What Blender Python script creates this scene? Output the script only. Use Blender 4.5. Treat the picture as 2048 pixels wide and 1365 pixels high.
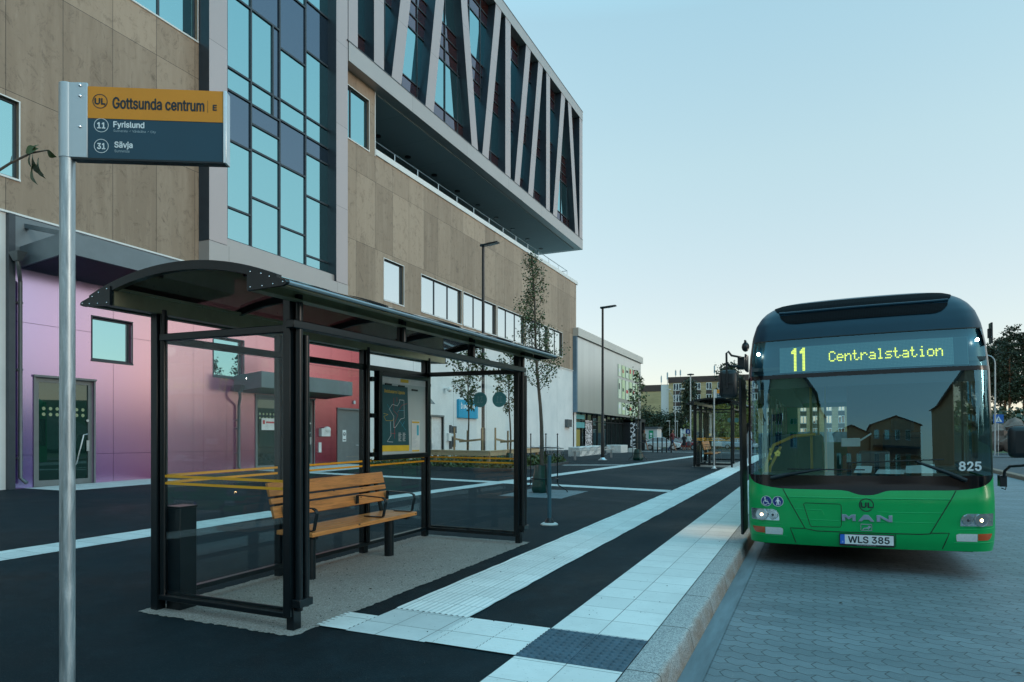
import bpy, math, random
from mathutils import Vector, Matrix
R = math.radians
SC = bpy.context.scene
COL = SC.collection
for o in list(bpy.data.objects): bpy.data.objects.remove(o)

# ---------------------------------------------------------------- camera, sky, sun, exposure
cam = bpy.data.objects.new('camera', bpy.data.cameras.new('camera')); COL.objects.link(cam)
cam.location = (0, 0, 1.44); cam.rotation_euler = (R(90), 0, R(24.044))
cam.data.lens = 24.0; cam.data.sensor_width = 36.0; cam.data.sensor_fit = 'HORIZONTAL'
cam.data.shift_y = 0.0959; cam.data.clip_start = 0.05; cam.data.clip_end = 3000
SC.camera = cam
SUN_EL, SUN_AZ = 12.0, 95.0          # degrees; azimuth from +Y towards +X
W = bpy.data.worlds.new('World'); SC.world = W; W.use_nodes = True
wn, wl = W.node_tree.nodes, W.node_tree.links
bg = wn['Background']
sky = wn.new('ShaderNodeTexSky'); sky.sky_type = 'NISHITA'; sky.sun_disc = False
sky.sun_elevation = R(SUN_EL); sky.sun_rotation = R(SUN_AZ); sky.altitude = 50
sky.air_density = 1.0; sky.dust_density = 0.5; sky.ozone_density = 2.0
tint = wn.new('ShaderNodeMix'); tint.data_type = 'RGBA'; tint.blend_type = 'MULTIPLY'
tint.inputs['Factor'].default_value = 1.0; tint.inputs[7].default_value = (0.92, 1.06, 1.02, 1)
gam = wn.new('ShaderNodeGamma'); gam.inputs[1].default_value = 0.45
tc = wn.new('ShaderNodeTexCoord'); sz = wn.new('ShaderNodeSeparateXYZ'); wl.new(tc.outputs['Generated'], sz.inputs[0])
zt_ = wn.new('ShaderNodeValToRGB'); ze = zt_.color_ramp.elements     # creamy at the horizon; bright cyan overhead is added fill light for the ground
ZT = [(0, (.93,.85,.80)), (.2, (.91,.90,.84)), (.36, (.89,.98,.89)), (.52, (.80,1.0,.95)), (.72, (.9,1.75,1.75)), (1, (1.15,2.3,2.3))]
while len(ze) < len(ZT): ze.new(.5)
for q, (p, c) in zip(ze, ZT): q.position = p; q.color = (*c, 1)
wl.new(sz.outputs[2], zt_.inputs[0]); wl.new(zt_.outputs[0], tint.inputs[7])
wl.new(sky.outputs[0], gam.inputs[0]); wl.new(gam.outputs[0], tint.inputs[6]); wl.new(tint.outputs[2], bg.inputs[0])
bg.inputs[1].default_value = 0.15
sun = bpy.data.objects.new('sun', bpy.data.lights.new('sun', 'SUN')); COL.objects.link(sun)
sun.data.energy = 0.12; sun.data.angle = R(12); sun.data.color = (1.0, 0.86, 0.72)
_sd = Vector((math.sin(R(SUN_AZ))*math.cos(R(SUN_EL)), math.cos(R(SUN_AZ))*math.cos(R(SUN_EL)), math.sin(R(SUN_EL))))
sun.rotation_euler = _sd.to_track_quat('Z', 'Y').to_euler()
SC.view_settings.view_transform = 'Standard'; SC.view_settings.look = 'None'
SC.view_settings.exposure = 2.0; SC.view_settings.gamma = 1.0
SC.render.engine = 'CYCLES'
SC.cycles.use_denoising = True; SC.cycles.max_bounces = 10; SC.cycles.transparent_max_bounces = 24
SC.cycles.diffuse_bounces = 3; SC.cycles.glossy_bounces = 5; SC.cycles.caustics_reflective = False; SC.cycles.caustics_refractive = False
SC.cycles.sample_clamp_indirect = 4.0

# ---------------------------------------------------------------- ground heights
def prof(y):
    y = max(-20.0, y)
    if y < 38: return .0139*y
    if y < 46: return .5282
    if y < 82: return .5282-.0145*(y-46)
    return .0062
def gz(x, y): return -.0092*max(-32, min(14, x))+prof(y)

# ---------------------------------------------------------------- mesh builder
class MB:
    def __init__(s): s.v = []; s.f = []; s.mi = []
    def add(s, vs, fs, mi=0):
        n = len(s.v); s.v += [tuple(v) for v in vs]
        s.f += [tuple(i+n for i in f) for f in fs]; s.mi += [mi]*len(fs); return s
    def box(s, x0, x1, y0, y1, z0, z1, mi=0):
        return s.add([(x0,y0,z0),(x1,y0,z0),(x1,y1,z0),(x0,y1,z0),(x0,y0,z1),(x1,y0,z1),(x1,y1,z1),(x0,y1,z1)],
            [(0,3,2,1),(4,5,6,7),(0,1,5,4),(1,2,6,5),(2,3,7,6),(3,0,4,7)], mi)
    def hexa(s, b, t, mi=0):      # four bottom and four top corners, counter-clockwise from above
        return s.add(list(b)+list(t), [(0,3,2,1),(4,5,6,7),(0,1,5,4),(1,2,6,5),(2,3,7,6),(3,0,4,7)], mi)
    def bar(s, p, q, w, h, up=(0,0,1), mi=0):
        p, q = Vector(p), Vector(q); d = (q-p).normalized(); u = Vector(up)
        sx = d.cross(u)
        if sx.length < 1e-5: sx = d.cross(Vector((1,0,0)))
        sx.normalize(); u = sx.cross(d)
        a = sx*(w/2); b = u*(h/2)
        vs = [p-a-b, p+a-b, p+a+b, p-a+b, q-a-b, q+a-b, q+a+b, q-a+b]
        return s.add(vs, [(0,1,2,3),(7,6,5,4),(0,4,5,1),(1,5,6,2),(2,6,7,3),(3,7,4,0)], mi)
    def tube(s, pts, r, n=8, caps=True, mi=0):
        pts = [Vector(p) for p in pts]; m = len(pts)
        rs = r if isinstance(r, (list, tuple)) else [r]*m
        vs = []; u = None
        for i, p in enumerate(pts):
            d = (pts[min(i+1, m-1)]-pts[max(i-1, 0)]).normalized()
            if u is None:
                u = d.cross(Vector((0,0,1)))
                if u.length < 1e-3: u = d.cross(Vector((1,0,0)))
            else:
                u = u-d*u.dot(d)
                if u.length < 1e-4: u = d.cross(Vector((1,0,.3)))
            u.normalize(); w = d.cross(u)
            for k in range(n):
                a = 2*math.pi*k/n; vs.append(p+u*(rs[i]*math.cos(a))+w*(rs[i]*math.sin(a)))
        fs = [(i*n+k, i*n+(k+1) % n, (i+1)*n+(k+1) % n, (i+1)*n+k) for i in range(m-1) for k in range(n)]
        if caps: fs += [tuple(range(n-1, -1, -1)), tuple((m-1)*n+k for k in range(n))]
        return s.add(vs, fs, mi)
    def prism(s, poly, a0, a1, axis='y', mi=0):
        f = {'y': lambda p, a: (p[0], a, p[1]), 'x': lambda p, a: (a, p[0], p[1]), 'z': lambda p, a: (p[0], p[1], a)}[axis]
        n = len(poly)
        return s.add([f(p, a0) for p in poly]+[f(p, a1) for p in poly],
            [tuple(range(n)), tuple(range(2*n-1, n-1, -1))]+[(i, n+i, n+(i+1) % n, (i+1) % n) for i in range(n)], mi)
    def disc(s, c, r, nrm, n=24, depth=.004, ry=None, mi=0):
        nrm = Vector(nrm).normalized(); u = Vector((0,0,1)) if abs(nrm.z) < .9 else Vector((0,1,0))
        u = (u-nrm*u.dot(nrm)).normalized(); w = u.cross(nrm); c = Vector(c)
        ry = ry or r
        ring = [c+w*(r*math.cos(2*math.pi*k/n))+u*(ry*math.sin(2*math.pi*k/n)) for k in range(n)]
        return s.add(ring+[p+nrm*depth for p in ring], [tuple(range(n)), tuple(range(2*n-1, n-1, -1))]+[(i, (i+1) % n, n+(i+1) % n, n+i) for i in range(n)], mi)
    def ring(s, c, r0, r1, nrm, n=32, depth=.004, mi=0, a0=0, a1=2*math.pi):
        nrm = Vector(nrm).normalized(); u = Vector((0,0,1)) if abs(nrm.z) < .9 else Vector((0,1,0))
        u = (u-nrm*u.dot(nrm)).normalized(); w = u.cross(nrm); c = Vector(c); vs = []
        for k in range(n+1):
            a = a0+(a1-a0)*k/n; d = w*math.cos(a)+u*math.sin(a)
            vs += [c+d*r0, c+d*r1, c+d*r1+nrm*depth, c+d*r0+nrm*depth]
        fs = []
        for k in range(n):
            i, j = 4*k, 4*k+4
            fs += [(i, i+1, j+1, j), (i+1, i+2, j+2, j+1), (i+2, i+3, j+3, j+2), (i+3, i, j, j+3)]
        return s.add(vs, fs, mi)
    def lathe(s, prf, c=(0,0,0), n=24, mi=0):
        vs = [(c[0]+r*math.cos(2*math.pi*k/n), c[1]+r*math.sin(2*math.pi*k/n), c[2]+z) for r, z in prf for k in range(n)]
        m = len(prf)
        return s.add(vs, [(i*n+k, i*n+(k+1) % n, (i+1)*n+(k+1) % n, (i+1)*n+k) for i in range(m-1) for k in range(n)]
            + [tuple(range(n-1, -1, -1)), tuple((m-1)*n+k for k in range(n))], mi)
    def ball(s, c, r, n=10, m=6, mi=0):
        rx, ry, rz = r if isinstance(r, (tuple, list)) else (r, r, r)
        vs = [(c[0]+rx*math.sin(math.pi*i/m)*math.cos(2*math.pi*k/n), c[1]+ry*math.sin(math.pi*i/m)*math.sin(2*math.pi*k/n), c[2]-rz*math.cos(math.pi*i/m))
              for i in range(m+1) for k in range(n)]
        return s.add(vs, [(i*n+k, i*n+(k+1) % n, (i+1)*n+(k+1) % n, (i+1)*n+k) for i in range(m) for k in range(n)], mi)
    def grid(s, fn, us, vs_, mi=0):
        nu, nv = len(us), len(vs_)
        return s.add([fn(u, v) for u in us for v in vs_], [(i*nv+j, (i+1)*nv+j, (i+1)*nv+j+1, i*nv+j+1) for i in range(nu-1) for j in range(nv-1)], mi)
    def quad(s, a, b, c, d, mi=0): return s.add([a, b, c, d], [(0,1,2,3)], mi)
    def ground(s):                # lay what was drawn on a flat floor onto the sloping ground
        s.v = [(x, y, z+gz(x, y)) for x, y, z in s.v]; return s
    def xf(s, M): s.v = [tuple(M @ Vector(v)) for v in s.v]; return s

def obj(name, mb, mat, parent=None, bevel=0, sharp=38, kind=None, label=None, flat=False):
    me = bpy.data.meshes.new(name); me.from_pydata(mb.v, [], mb.f)
    mats = mat if isinstance(mat, (list, tuple)) else [mat]
    for m in mats: me.materials.append(m)
    if len(mats) > 1: me.polygons.foreach_set('material_index', mb.mi)
    me.validate(); me.update()
    if not flat:
        me.polygons.foreach_set('use_smooth', [True]*len(me.polygons)); me.set_sharp_from_angle(angle=R(sharp))
    o = bpy.data.objects.new(name, me); COL.objects.link(o)
    if parent is not None:
        o.parent = parent
        p = parent
        while p.parent: p = p.parent
        if p is parent: o.matrix_parent_inverse = p.matrix_basis.inverted() if not p.get('_local') else Matrix()
    if bevel:
        b = o.modifiers.new('bevel', 'BEVEL'); b.width = bevel; b.segments = 2; b.limit_method = 'ANGLE'; b.angle_limit = R(50)
    if kind: o['kind'] = kind
    if label: o['label'] = label
    return o
def thing(name, label, cat, loc=(0,0,0), rot=(0,0,0), group=None, local=False):
    o = bpy.data.objects.new(name, None); COL.objects.link(o); o.empty_display_size = .2
    o.location = loc; o.rotation_euler = rot; o['label'] = label; o['category'] = cat
    if group: o['group'] = group
    o['_local'] = 1 if local else 0
    return o
def tag(o, label, cat, group=None):
    o['label'] = label; o['category'] = cat
    if group: o['group'] = group
    return o
def kids(o): return [c for c in ALLKIDS.get(o.name, [])]
def dup(root, off, label=None, rz=None, group=None, at=None):
    r = root.copy(); COL.objects.link(r)
    r.location = Vector(at) if at is not None else root.location+Vector(off)
    if rz is not None: r.rotation_euler = (r.rotation_euler[0], r.rotation_euler[1], rz)
    if label: r['label'] = label
    if group: r['group'] = group
    for ch in list(root.children):
        c = ch.copy(); COL.objects.link(c); c.parent = r; c.matrix_parent_inverse = ch.matrix_parent_inverse
        for g in list(ch.children):
            d = g.copy(); COL.objects.link(d); d.parent = c
    return r

_txt = {}
FONT = None
try:                                    # the plain sans face that ships inside Blender; the built-in face if it is not there
    FONT = bpy.data.fonts.load(bpy.utils.system_resource('DATAFILES', path='fonts')+'/Inter.woff2')
except Exception: FONT = None
def text(s, w, h, mat, name, parent, org, xd, yd, ext=.0015, bold=0.0, fat=0.0):
    """Lettering as a thin raised mesh fitted to w x h metres, standing at org along xd / yd."""
    key = (s, bold)
    if key not in _txt:
        cu = bpy.data.curves.new('t', 'FONT'); cu.body = s; cu.offset = bold; cu.resolution_u = 3
        if FONT: cu.font = FONT
        t = bpy.data.objects.new('t', cu); COL.objects.link(t)
        dg = bpy.context.evaluated_depsgraph_get(); dg.update()
        me = bpy.data.meshes.new_from_object(t.evaluated_get(dg))
        _txt[key] = ([tuple(v.co) for v in me.vertices], [tuple(p.vertices) for p in me.polygons])
        bpy.data.objects.remove(t); bpy.data.curves.remove(cu); bpy.data.meshes.remove(me)
    vs, fs = _txt[key]
    x0 = min(v[0] for v in vs); x1 = max(v[0] for v in vs); y0 = min(v[1] for v in vs); y1 = max(v[1] for v in vs)
    xd, yd = Vector(xd).normalized(), Vector(yd).normalized(); n = xd.cross(yd); org = Vector(org)
    mb = MB()
    kx = w/(x1-x0); ky = h/(y1-y0)
    for i, (dx, dy) in enumerate([(0,0)]+([(-fat,0), (fat,0), (0,fat), (0,-fat), (fat*.7,fat*.7), (-fat*.7,-fat*.7)] if fat else [])):     # strokes thickened by shifted copies, each a hair above the last
        mb.add([org+xd*((v[0]-x0)*kx+dx)+yd*((v[1]-y0)*ky+dy)+n*(ext+i*.00006) for v in vs], fs)
    return obj(name, mb, mat, parent, flat=True)

# ---------------------------------------------------------------- materials
def nodes(m): return m.node_tree.nodes, m.node_tree.links
def newmat(name):
    m = bpy.data.materials.new(name); m.use_nodes = True
    return m, m.node_tree.nodes, m.node_tree.links, m.node_tree.nodes['Principled BSDF']
def sRGB(*c): return tuple(((x/255)/12.92 if x/255 <= .04045 else ((x/255+.055)/1.055)**2.4) for x in c)
def coords(N, L, scale=(1,1,1), space='Object'):
    t = N.new('ShaderNodeTexCoord'); mp = N.new('ShaderNodeMapping'); mp.inputs['Scale'].default_value = scale
    L.new(t.outputs[space], mp.inputs[0]); return mp.outputs[0]
def noise(N, L, vec, scale, detail=5, rough=.6, dist=0):
    n = N.new('ShaderNodeTexNoise'); n.inputs['Scale'].default_value = scale; n.inputs['Detail'].default_value = detail
    n.inputs['Roughness'].default_value = rough; n.inputs['Distortion'].default_value = dist
    L.new(vec, n.inputs['Vector']); return n.outputs[0]
def ramp(N, L, fac, stops):
    r = N.new('ShaderNodeValToRGB'); e = r.color_ramp.elements
    while len(e) < len(stops): e.new(.5)
    for q, (p, c) in zip(e, stops): q.position = p; q.color = (*c[:3], 1)
    L.new(fac, r.inputs[0]); return r.outputs[0]
def mix(N, L, a, b, fac, mode='MIX'):
    m = N.new('ShaderNodeMix'); m.data_type = 'RGBA'; m.blend_type = mode
    for k, x in ((6, a), (7, b), (0, fac)):
        if hasattr(x, 'is_linked'): L.new(x, m.inputs[k])
        else: m.inputs[k].default_value = x if k == 0 else (*x[:3], 1)
    return m.outputs[2]
def math_(N, L, op, a, b=None, c=None):
    m = N.new('ShaderNodeMath'); m.operation = op
    for k, x in enumerate((a, b, c)):
        if x is None: continue
        if hasattr(x, 'is_linked'): L.new(x, m.inputs[k])
        else: m.inputs[k].default_value = x
    return m.outputs[0]
def bumpy(N, L, b, h, strength, dist=.01):
    n = N.new('ShaderNodeBump'); n.inputs['Strength'].default_value = strength; n.inputs['Distance'].default_value = dist
    L.new(h, n.inputs['Height']); L.new(n.outputs[0], b.inputs['Normal']); return n
def pm(name, col, rough=.5, metal=0., var=.12, vs=4., bump=0., bs=80., coat=0., stretch=(1,1,1), emit=0., spec=.5):
    m, N, L, b = newmat(name)
    v = coords(N, L, stretch)
    c1 = tuple(min(1, x*(1-var)) for x in col); c2 = tuple(min(1, x*(1+var)) for x in col)
    f = noise(N, L, v, vs)
    L.new(ramp(N, L, f, [(.3, c1), (.7, c2)]), b.inputs['Base Color'])
    b.inputs['Roughness'].default_value = rough; b.inputs['Metallic'].default_value = metal
    b.inputs['Specular IOR Level'].default_value = spec
    if coat: b.inputs['Coat Weight'].default_value = coat; b.inputs['Coat Roughness'].default_value = .06
    if bump: bumpy(N, L, b, noise(N, L, v, bs, 4), bump, .004)
    if emit:
        b.inputs['Emission Color'].default_value = (*col, 1); b.inputs['Emission Strength'].default_value = emit
    return m
def schlick(N, L, ior):
    f0 = ((ior-1)/(ior+1))**2; w = N.new('ShaderNodeLayerWeight'); w.inputs[0].default_value = .5
    return math_(N, L, 'MULTIPLY_ADD', math_(N, L, 'POWER', w.outputs['Facing'], 5.0), 1-f0, f0)
def clear_glass(name, tint_, ior=1.5, rough=0.0, refl=(1,1,1)):
    m, N, L, b = newmat(name); N.remove(b)
    o = N['Material Output']; t = N.new('ShaderNodeBsdfTransparent'); g = N.new('ShaderNodeBsdfGlossy'); x = N.new('ShaderNodeMixShader')
    t.inputs[0].default_value = (*tint_, 1); g.inputs[0].default_value = (*refl, 1); g.inputs['Roughness'].default_value = rough
    L.new(schlick(N, L, ior), x.inputs[0]); L.new(t.outputs[0], x.inputs[1]); L.new(g.outputs[0], x.inputs[2]); L.new(x.outputs[0], o.inputs[0]); return m
def mirror_glass(name, refl, body, amount=.55, wob=.0):
    m, N, L, b = newmat(name); N.remove(b)
    o = N['Material Output']; d = N.new('ShaderNodeBsdfDiffuse'); g = N.new('ShaderNodeBsdfGlossy'); x = N.new('ShaderNodeMixShader')
    d.inputs[0].default_value = (*body, 1); g.inputs[0].default_value = (*refl, 1); g.inputs['Roughness'].default_value = .015
    v = coords(N, L); h = noise(N, L, v, .8, 1)
    bp = N.new('ShaderNodeBump'); bp.inputs['Strength'].default_value = wob; bp.inputs['Distance'].default_value = .02
    L.new(h, bp.inputs['Height']); L.new(bp.outputs[0], g.inputs['Normal'])
    k = math_(N, L, 'MULTIPLY_ADD', schlick(N, L, 1.5), 1-amount, amount)
    L.new(k, x.inputs[0]); L.new(d.outputs[0], x.inputs[1]); L.new(g.outputs[0], x.inputs[2]); L.new(x.outputs[0], o.inputs[0]); return m

M = {}
M['black_metal'] = pm('black_powder_coat', (.003,.0075,.0105), .3, .0, .2, 12, .05, 300, spec=.42)
M['dark_metal'] = pm('dark_grey_metal', (.03,.036,.042), .4, .3, .15, 6)
M['grey_metal'] = pm('grey_metal', (.12,.14,.15), .45, .5, .12, 5)
M['alu'] = pm('brushed_aluminium', (.62,.66,.68), .3, .9, .06, 3, stretch=(1,1,8))
M['white_trim'] = pm('white_metal_trim', (.78,.8,.8), .4, .0, .05, 4)
M['chrome'] = pm('chrome', (.75,.77,.8), .12, 1, .03)
M['rubber'] = pm('black_rubber', (.012,.012,.012), .7)
M['plastic'] = pm('black_plastic', (.004,.009,.013), .42, 0, .15, 20, .1, 250)
M['white_plastic'] = pm('white_plastic', (.7,.72,.72), .4)
M['orange_film'] = pm('orange_safety_film', (.9,.4,.015), .45, 0, .05)
M['sign_orange'] = pm('sign_orange', (.74,.27,.005), .4, 0, .05)
M['sign_blue'] = pm('sign_petrol_blue', (.004,.05,.085), .4, 0, .06)
M['ink'] = pm('dark_ink', (.012,.02,.026), .5)
M['white_ink'] = pm('white_ink', (.78,.82,.84), .5)
M['grey_ink'] = pm('grey_ink', (.4,.5,.55), .5)
M['yellow_ink'] = pm('yellow_ink', (.75,.5,.03), .5)
M['red_ink'] = pm('red_ink', (.55,.06,.06), .5)
M['cyan_ink'] = pm('cyan_ink', (.05,.45,.6), .5)
M['paper'] = pm('paper', (.7,.74,.74), .7)
M['shelter_glass'] = clear_glass('shelter_glass', (.965,.99,.985), 1.42)
M['smoked'] = clear_glass('smoked_roof_sheet', (.22,.2,.2), 1.45, .04)
M['glass'] = mirror_glass('window_glass', (.5,.87,.92), (.01,.03,.034), .62, .03)
M['glass_pale'] = mirror_glass('pale_window_glass', (.9,.95,.96), (.02,.035,.04), .8, .015)
M['store_glass'] = mirror_glass('shop_glass', (.8,.9,.92), (.012,.02,.02), .2, .02)
M['ws_glass'] = clear_glass('windscreen_glass', (.66,.78,.78), 2.35, refl=(.36,.78,.98))
M['side_glass'] = clear_glass('bus_side_glass', (.28,.34,.34), 1.6)
M['spandrel_red'] = mirror_glass('brown_spandrel_glass', (.36,.37,.44), (.06,.022,.02), .5, .02)
M['spandrel'] = mirror_glass('spandrel_glass', (.28,.36,.46), (.02,.035,.05), .5, .02)
M['lamp_glow'] = pm('lamp_glow', (1.0,.95,.85), .5, emit=6.)
def galvanised():
    m, N, L, b = newmat('galvanised_steel')
    v = coords(N, L, (1,1,.12)); w = coords(N, L, (1,1,.5))
    a = noise(N, L, v, 38, 6, .65, .6); c = noise(N, L, w, 160, 3)
    col = ramp(N, L, a, [(.3, (.22,.27,.3)), (.5, (.42,.47,.5)), (.66, (.66,.7,.72))])
    L.new(mix(N, L, col, (.3,.35,.38), math_(N, L, 'MULTIPLY', c, .5)), b.inputs['Base Color'])
    b.inputs['Metallic'].default_value = .75
    L.new(ramp(N, L, a, [(.3, (.28,)*3), (.7, (.55,)*3)]), b.inputs['Roughness']); bumpy(N, L, b, a, .25, .002)
    return m
M['galv'] = galvanised()
def asphalt(name, base, grit):
    m, N, L, b = newmat(name)
    v = coords(N, L)
    big = noise(N, L, v, .35, 4, .6, .8); mid = noise(N, L, v, 3.5, 6, .7); fine = noise(N, L, v, 170, 2)
    vo = N.new('ShaderNodeTexVoronoi'); vo.inputs['Scale'].default_value = 110; L.new(v, vo.inputs['Vector'])
    c = ramp(N, L, big, [(.3, tuple(x*.65 for x in base)), (.7, tuple(x*1.6 for x in base))])
    c = mix(N, L, c, tuple(x*2.2+.002 for x in base), ramp(N, L, mid, [(.45, (0,0,0)), (.75, (.8,)*3)]))
    spk = ramp(N, L, vo.outputs['Distance'], [(.08, (1,1,1)), (.22, (0,0,0))])
    g2 = noise(N, L, v, 900, 0)
    msk = ramp(N, L, g2, [(.5, (0,0,0)), (.58, (1,1,1))])
    c = mix(N, L, c, grit, math_(N, L, 'MULTIPLY', math_(N, L, 'MULTIPLY', spk, msk), .9))
    L.new(c, b.inputs['Base Color'])
    L.new(ramp(N, L, big, [(.3, (.62,)*3), (.7, (.85,)*3)]), b.inputs['Roughness'])
    b.inputs['Specular IOR Level'].default_value = .16
    bumpy(N, L, b, math_(N, L, 'ADD', fine, vo.outputs['Distance']), .6, .003)
    return m
M['asphalt'] = asphalt('new_asphalt', (.0035,.0105,.0145), (.16,.18,.18))
M['asphalt_old'] = asphalt('worn_asphalt', (.06,.065,.07), (.2,.2,.2))
def aggregate():
    m, N, L, b = newmat('shelter_floor_aggregate')
    v = coords(N, L); vo = N.new('ShaderNodeTexVoronoi'); vo.inputs['Scale'].default_value = 120; L.new(v, vo.inputs['Vector'])
    c = mix(N, L, ramp(N, L, vo.outputs['Color'], [(.2, (.2,.17,.15)), (.55, (.42,.37,.33)), (.9, (.62,.57,.53))]), (.3,.265,.24), .35)
    c = mix(N, L, c, (.17,.15,.14), math_(N, L, 'MULTIPLY', noise(N, L, v, 2.5, 6), .6))
    L.new(c, b.inputs['Base Color']); b.inputs['Roughness'].default_value = .9
    bumpy(N, L, b, vo.outputs['Distance'], .6, .004); return m
M['aggregate'] = aggregate()
def tile(name, col, tw, th, joint=.006, ox=0., oy=0.):
    """Concrete paving slabs tw x th metres (x, y) with dark joints, worn and stained."""
    m, N, L, b = newmat(name)
    t = N.new('ShaderNodeTexCoord'); mp = N.new('ShaderNodeMapping'); mp.inputs['Location'].default_value = (ox, oy, 0)
    L.new(t.outputs['Object'], mp.inputs[0]); v = mp.outputs[0]
    br = N.new('ShaderNodeTexBrick'); br.offset = 0; br.inputs['Scale'].default_value = 1; br.inputs['Brick Width'].default_value = tw
    br.inputs['Row Height'].default_value = th; br.inputs['Mortar Size'].default_value = joint/2; br.inputs['Mortar Smooth'].default_value = .3
    br.inputs['Color1'].default_value = (*[x*.93 for x in col], 1); br.inputs['Color2'].default_value = (*[min(1, x*1.06) for x in col], 1)
    br.inputs['Mortar'].default_value = (.07,.07,.068, 1); L.new(v, br.inputs['Vector'])
    c = mix(N, L, br.outputs[0], tuple(x*.72 for x in col), ramp(N, L, noise(N, L, v, 2.2, 8, .7), [(.45, (0,0,0)), (.8, (.75,)*3)]))
    c = mix(N, L, c, (.1,.09,.08), ramp(N, L, noise(N, L, v, 38, 4, .7), [(.62, (0,0,0)), (.78, (.7,)*3)]))
    L.new(c, b.inputs['Base Color']); b.inputs['Roughness'].default_value = .75
    bumpy(N, L, b, math_(N, L, 'SUBTRACT', math_(N, L, 'MULTIPLY', noise(N, L, v, 220, 3), .25), br.outputs[1]), .5, .004)
    return m
M['white_tile'] = tile('white_concrete_tile', (.72,.72,.7), .35, .35, .006, .34, .3)
M['rib_tile'] = tile('ribbed_white_tile', (.74,.74,.72), .325, .325, .004, .4, .0)
M['band_tile'] = tile('white_band_tile', (.62,.63,.62), .35, .35, .007)
M['blister'] = pm('slate_blister_tile', (.05,.09,.125), .7, 0, .3, 6, .3, 90)
def granite():
    m, N, L, b = newmat('granite_kerb')
    t = N.new('ShaderNodeTexCoord'); v = t.outputs['Object']
    sp = N.new('ShaderNodeTexVoronoi'); sp.inputs['Scale'].default_value = 150; L.new(v, sp.inputs['Vector'])
    c = ramp(N, L, sp.outputs['Color'], [(.15, (.17,.18,.19)), (.5, (.33,.34,.34)), (.85, (.5,.5,.49))])
    xyz = N.new('ShaderNodeSeparateXYZ'); L.new(v, xyz.inputs[0])
    edge = math_(N, L, 'MULTIPLY_ADD', xyz.outputs[0], 9.0, 8.4)      # strongest on the road side
    st = math_(N, L, 'MULTIPLY', noise(N, L, coords(N, L, (1,.6,1)), 5, 7, .7, .5), edge)
    c = mix(N, L, c, (.2,.105,.05), ramp(N, L, st, [(.35, (0,0,0)), (.75, (.8,)*3)]))
    br = N.new('ShaderNodeTexBrick'); br.offset = 0; br.inputs['Brick Width'].default_value = 5; br.inputs['Row Height'].default_value = 1.0; br.inputs['Scale'].default_value = 1
    br.inputs['Mortar Size'].default_value = .006; L.new(v, br.inputs['Vector'])
    c = mix(N, L, c, (.03,.03,.03), br.outputs[1]); L.new(c, b.inputs['Base Color']); b.inputs['Roughness'].default_value = .75
    bumpy(N, L, b, sp.outputs['Distance'], .5, .003); return m
M['granite'] = granite()
M['gutter'] = pm('gutter_concrete', (.12,.165,.19), .6, 0, .3, 3, .15, 60, stretch=(3,.4,1))
def pavers():
    m, N, L, b = newmat('interlocking_pavers')
    t = N.new('ShaderNodeTexCoord'); xyz = N.new('ShaderNodeSeparateXYZ'); L.new(t.outputs['Object'], xyz.inputs[0])
    pp = N.new('ShaderNodeMath'); pp.operation = 'PINGPONG'; L.new(math_(N, L, 'MULTIPLY', xyz.outputs[0], 1.0), pp.inputs[0]); pp.inputs[1].default_value = .055
    y2 = math_(N, L, 'MULTIPLY_ADD', pp.outputs[0], .55, xyz.outputs[1])
    px_ = N.new('ShaderNodeMath'); px_.operation = 'PINGPONG'; L.new(xyz.outputs[1], px_.inputs[0]); px_.inputs[1].default_value = .0675
    x2 = math_(N, L, 'MULTIPLY_ADD', px_.outputs[0], .5, xyz.outputs[0])
    cb = N.new('ShaderNodeCombineXYZ'); L.new(x2, cb.inputs[0]); L.new(y2, cb.inputs[1])
    br = N.new('ShaderNodeTexBrick'); br.offset = .5; br.inputs['Scale'].default_value = 1; br.inputs['Brick Width'].default_value = .22; br.inputs['Row Height'].default_value = .135
    br.inputs['Mortar Size'].default_value = .0045; br.inputs['Mortar Smooth'].default_value = .4
    br.inputs['Color1'].default_value = (.135,.17,.19,1); br.inputs['Color2'].default_value = (.18,.225,.25,1); br.inputs['Mortar'].default_value = (.035,.035,.035,1)
    L.new(cb.outputs[0], br.inputs['Vector'])
    v = t.outputs['Object']
    c = mix(N, L, br.outputs[0], (.075,.105,.12), ramp(N, L, noise(N, L, coords(N, L, (.5,1.6,1)), .9, 7, .7), [(.4, (0,0,0)), (.75, (.7,)*3)]))
    c = mix(N, L, c, (.33,.33,.32), ramp(N, L, noise(N, L, v, 60, 4, .7), [(.58, (0,0,0)), (.75, (.5,)*3)]))
    L.new(c, b.inputs['Base Color']); b.inputs['Roughness'].default_value = .62
    bumpy(N, L, b, math_(N, L, 'SUBTRACT', math_(N, L, 'MULTIPLY', noise(N, L, v, 160, 3), .35), br.outputs[1]), .8, .008)
    return m
M['pavers'] = pavers()
def wood(name, col, axis='y', dark=.55):
    m, N, L, b = newmat(name)
    st = {'y': (14,1,14), 'x': (1,14,14), 'z': (14,14,1)}[axis]
    v = coords(N, L, st); g = noise(N, L, v, 2.2, 7, .65, 1.2)
    c = ramp(N, L, g, [(.3, tuple(x*dark for x in col)), (.52, col), (.75, tuple(min(1, x*1.25) for x in col))])
    k = N.new('ShaderNodeTexVoronoi'); k.inputs['Scale'].default_value = 5.5
    L.new(coords(N, L, {'y': (2,1,2), 'x': (1,2,2), 'z': (2,2,1)}[axis]), k.inputs['Vector'])
    c = mix(N, L, c, tuple(x*.12 for x in col), ramp(N, L, k.outputs['Distance'], [(.07, (1,1,1)), (.12, (0,0,0))]))
    L.new(c, b.inputs['Base Color']); b.inputs['Roughness'].default_value = .45; b.inputs['Coat Weight'].default_value = .15; bumpy(N, L, b, g, .15, .002); return m
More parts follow.
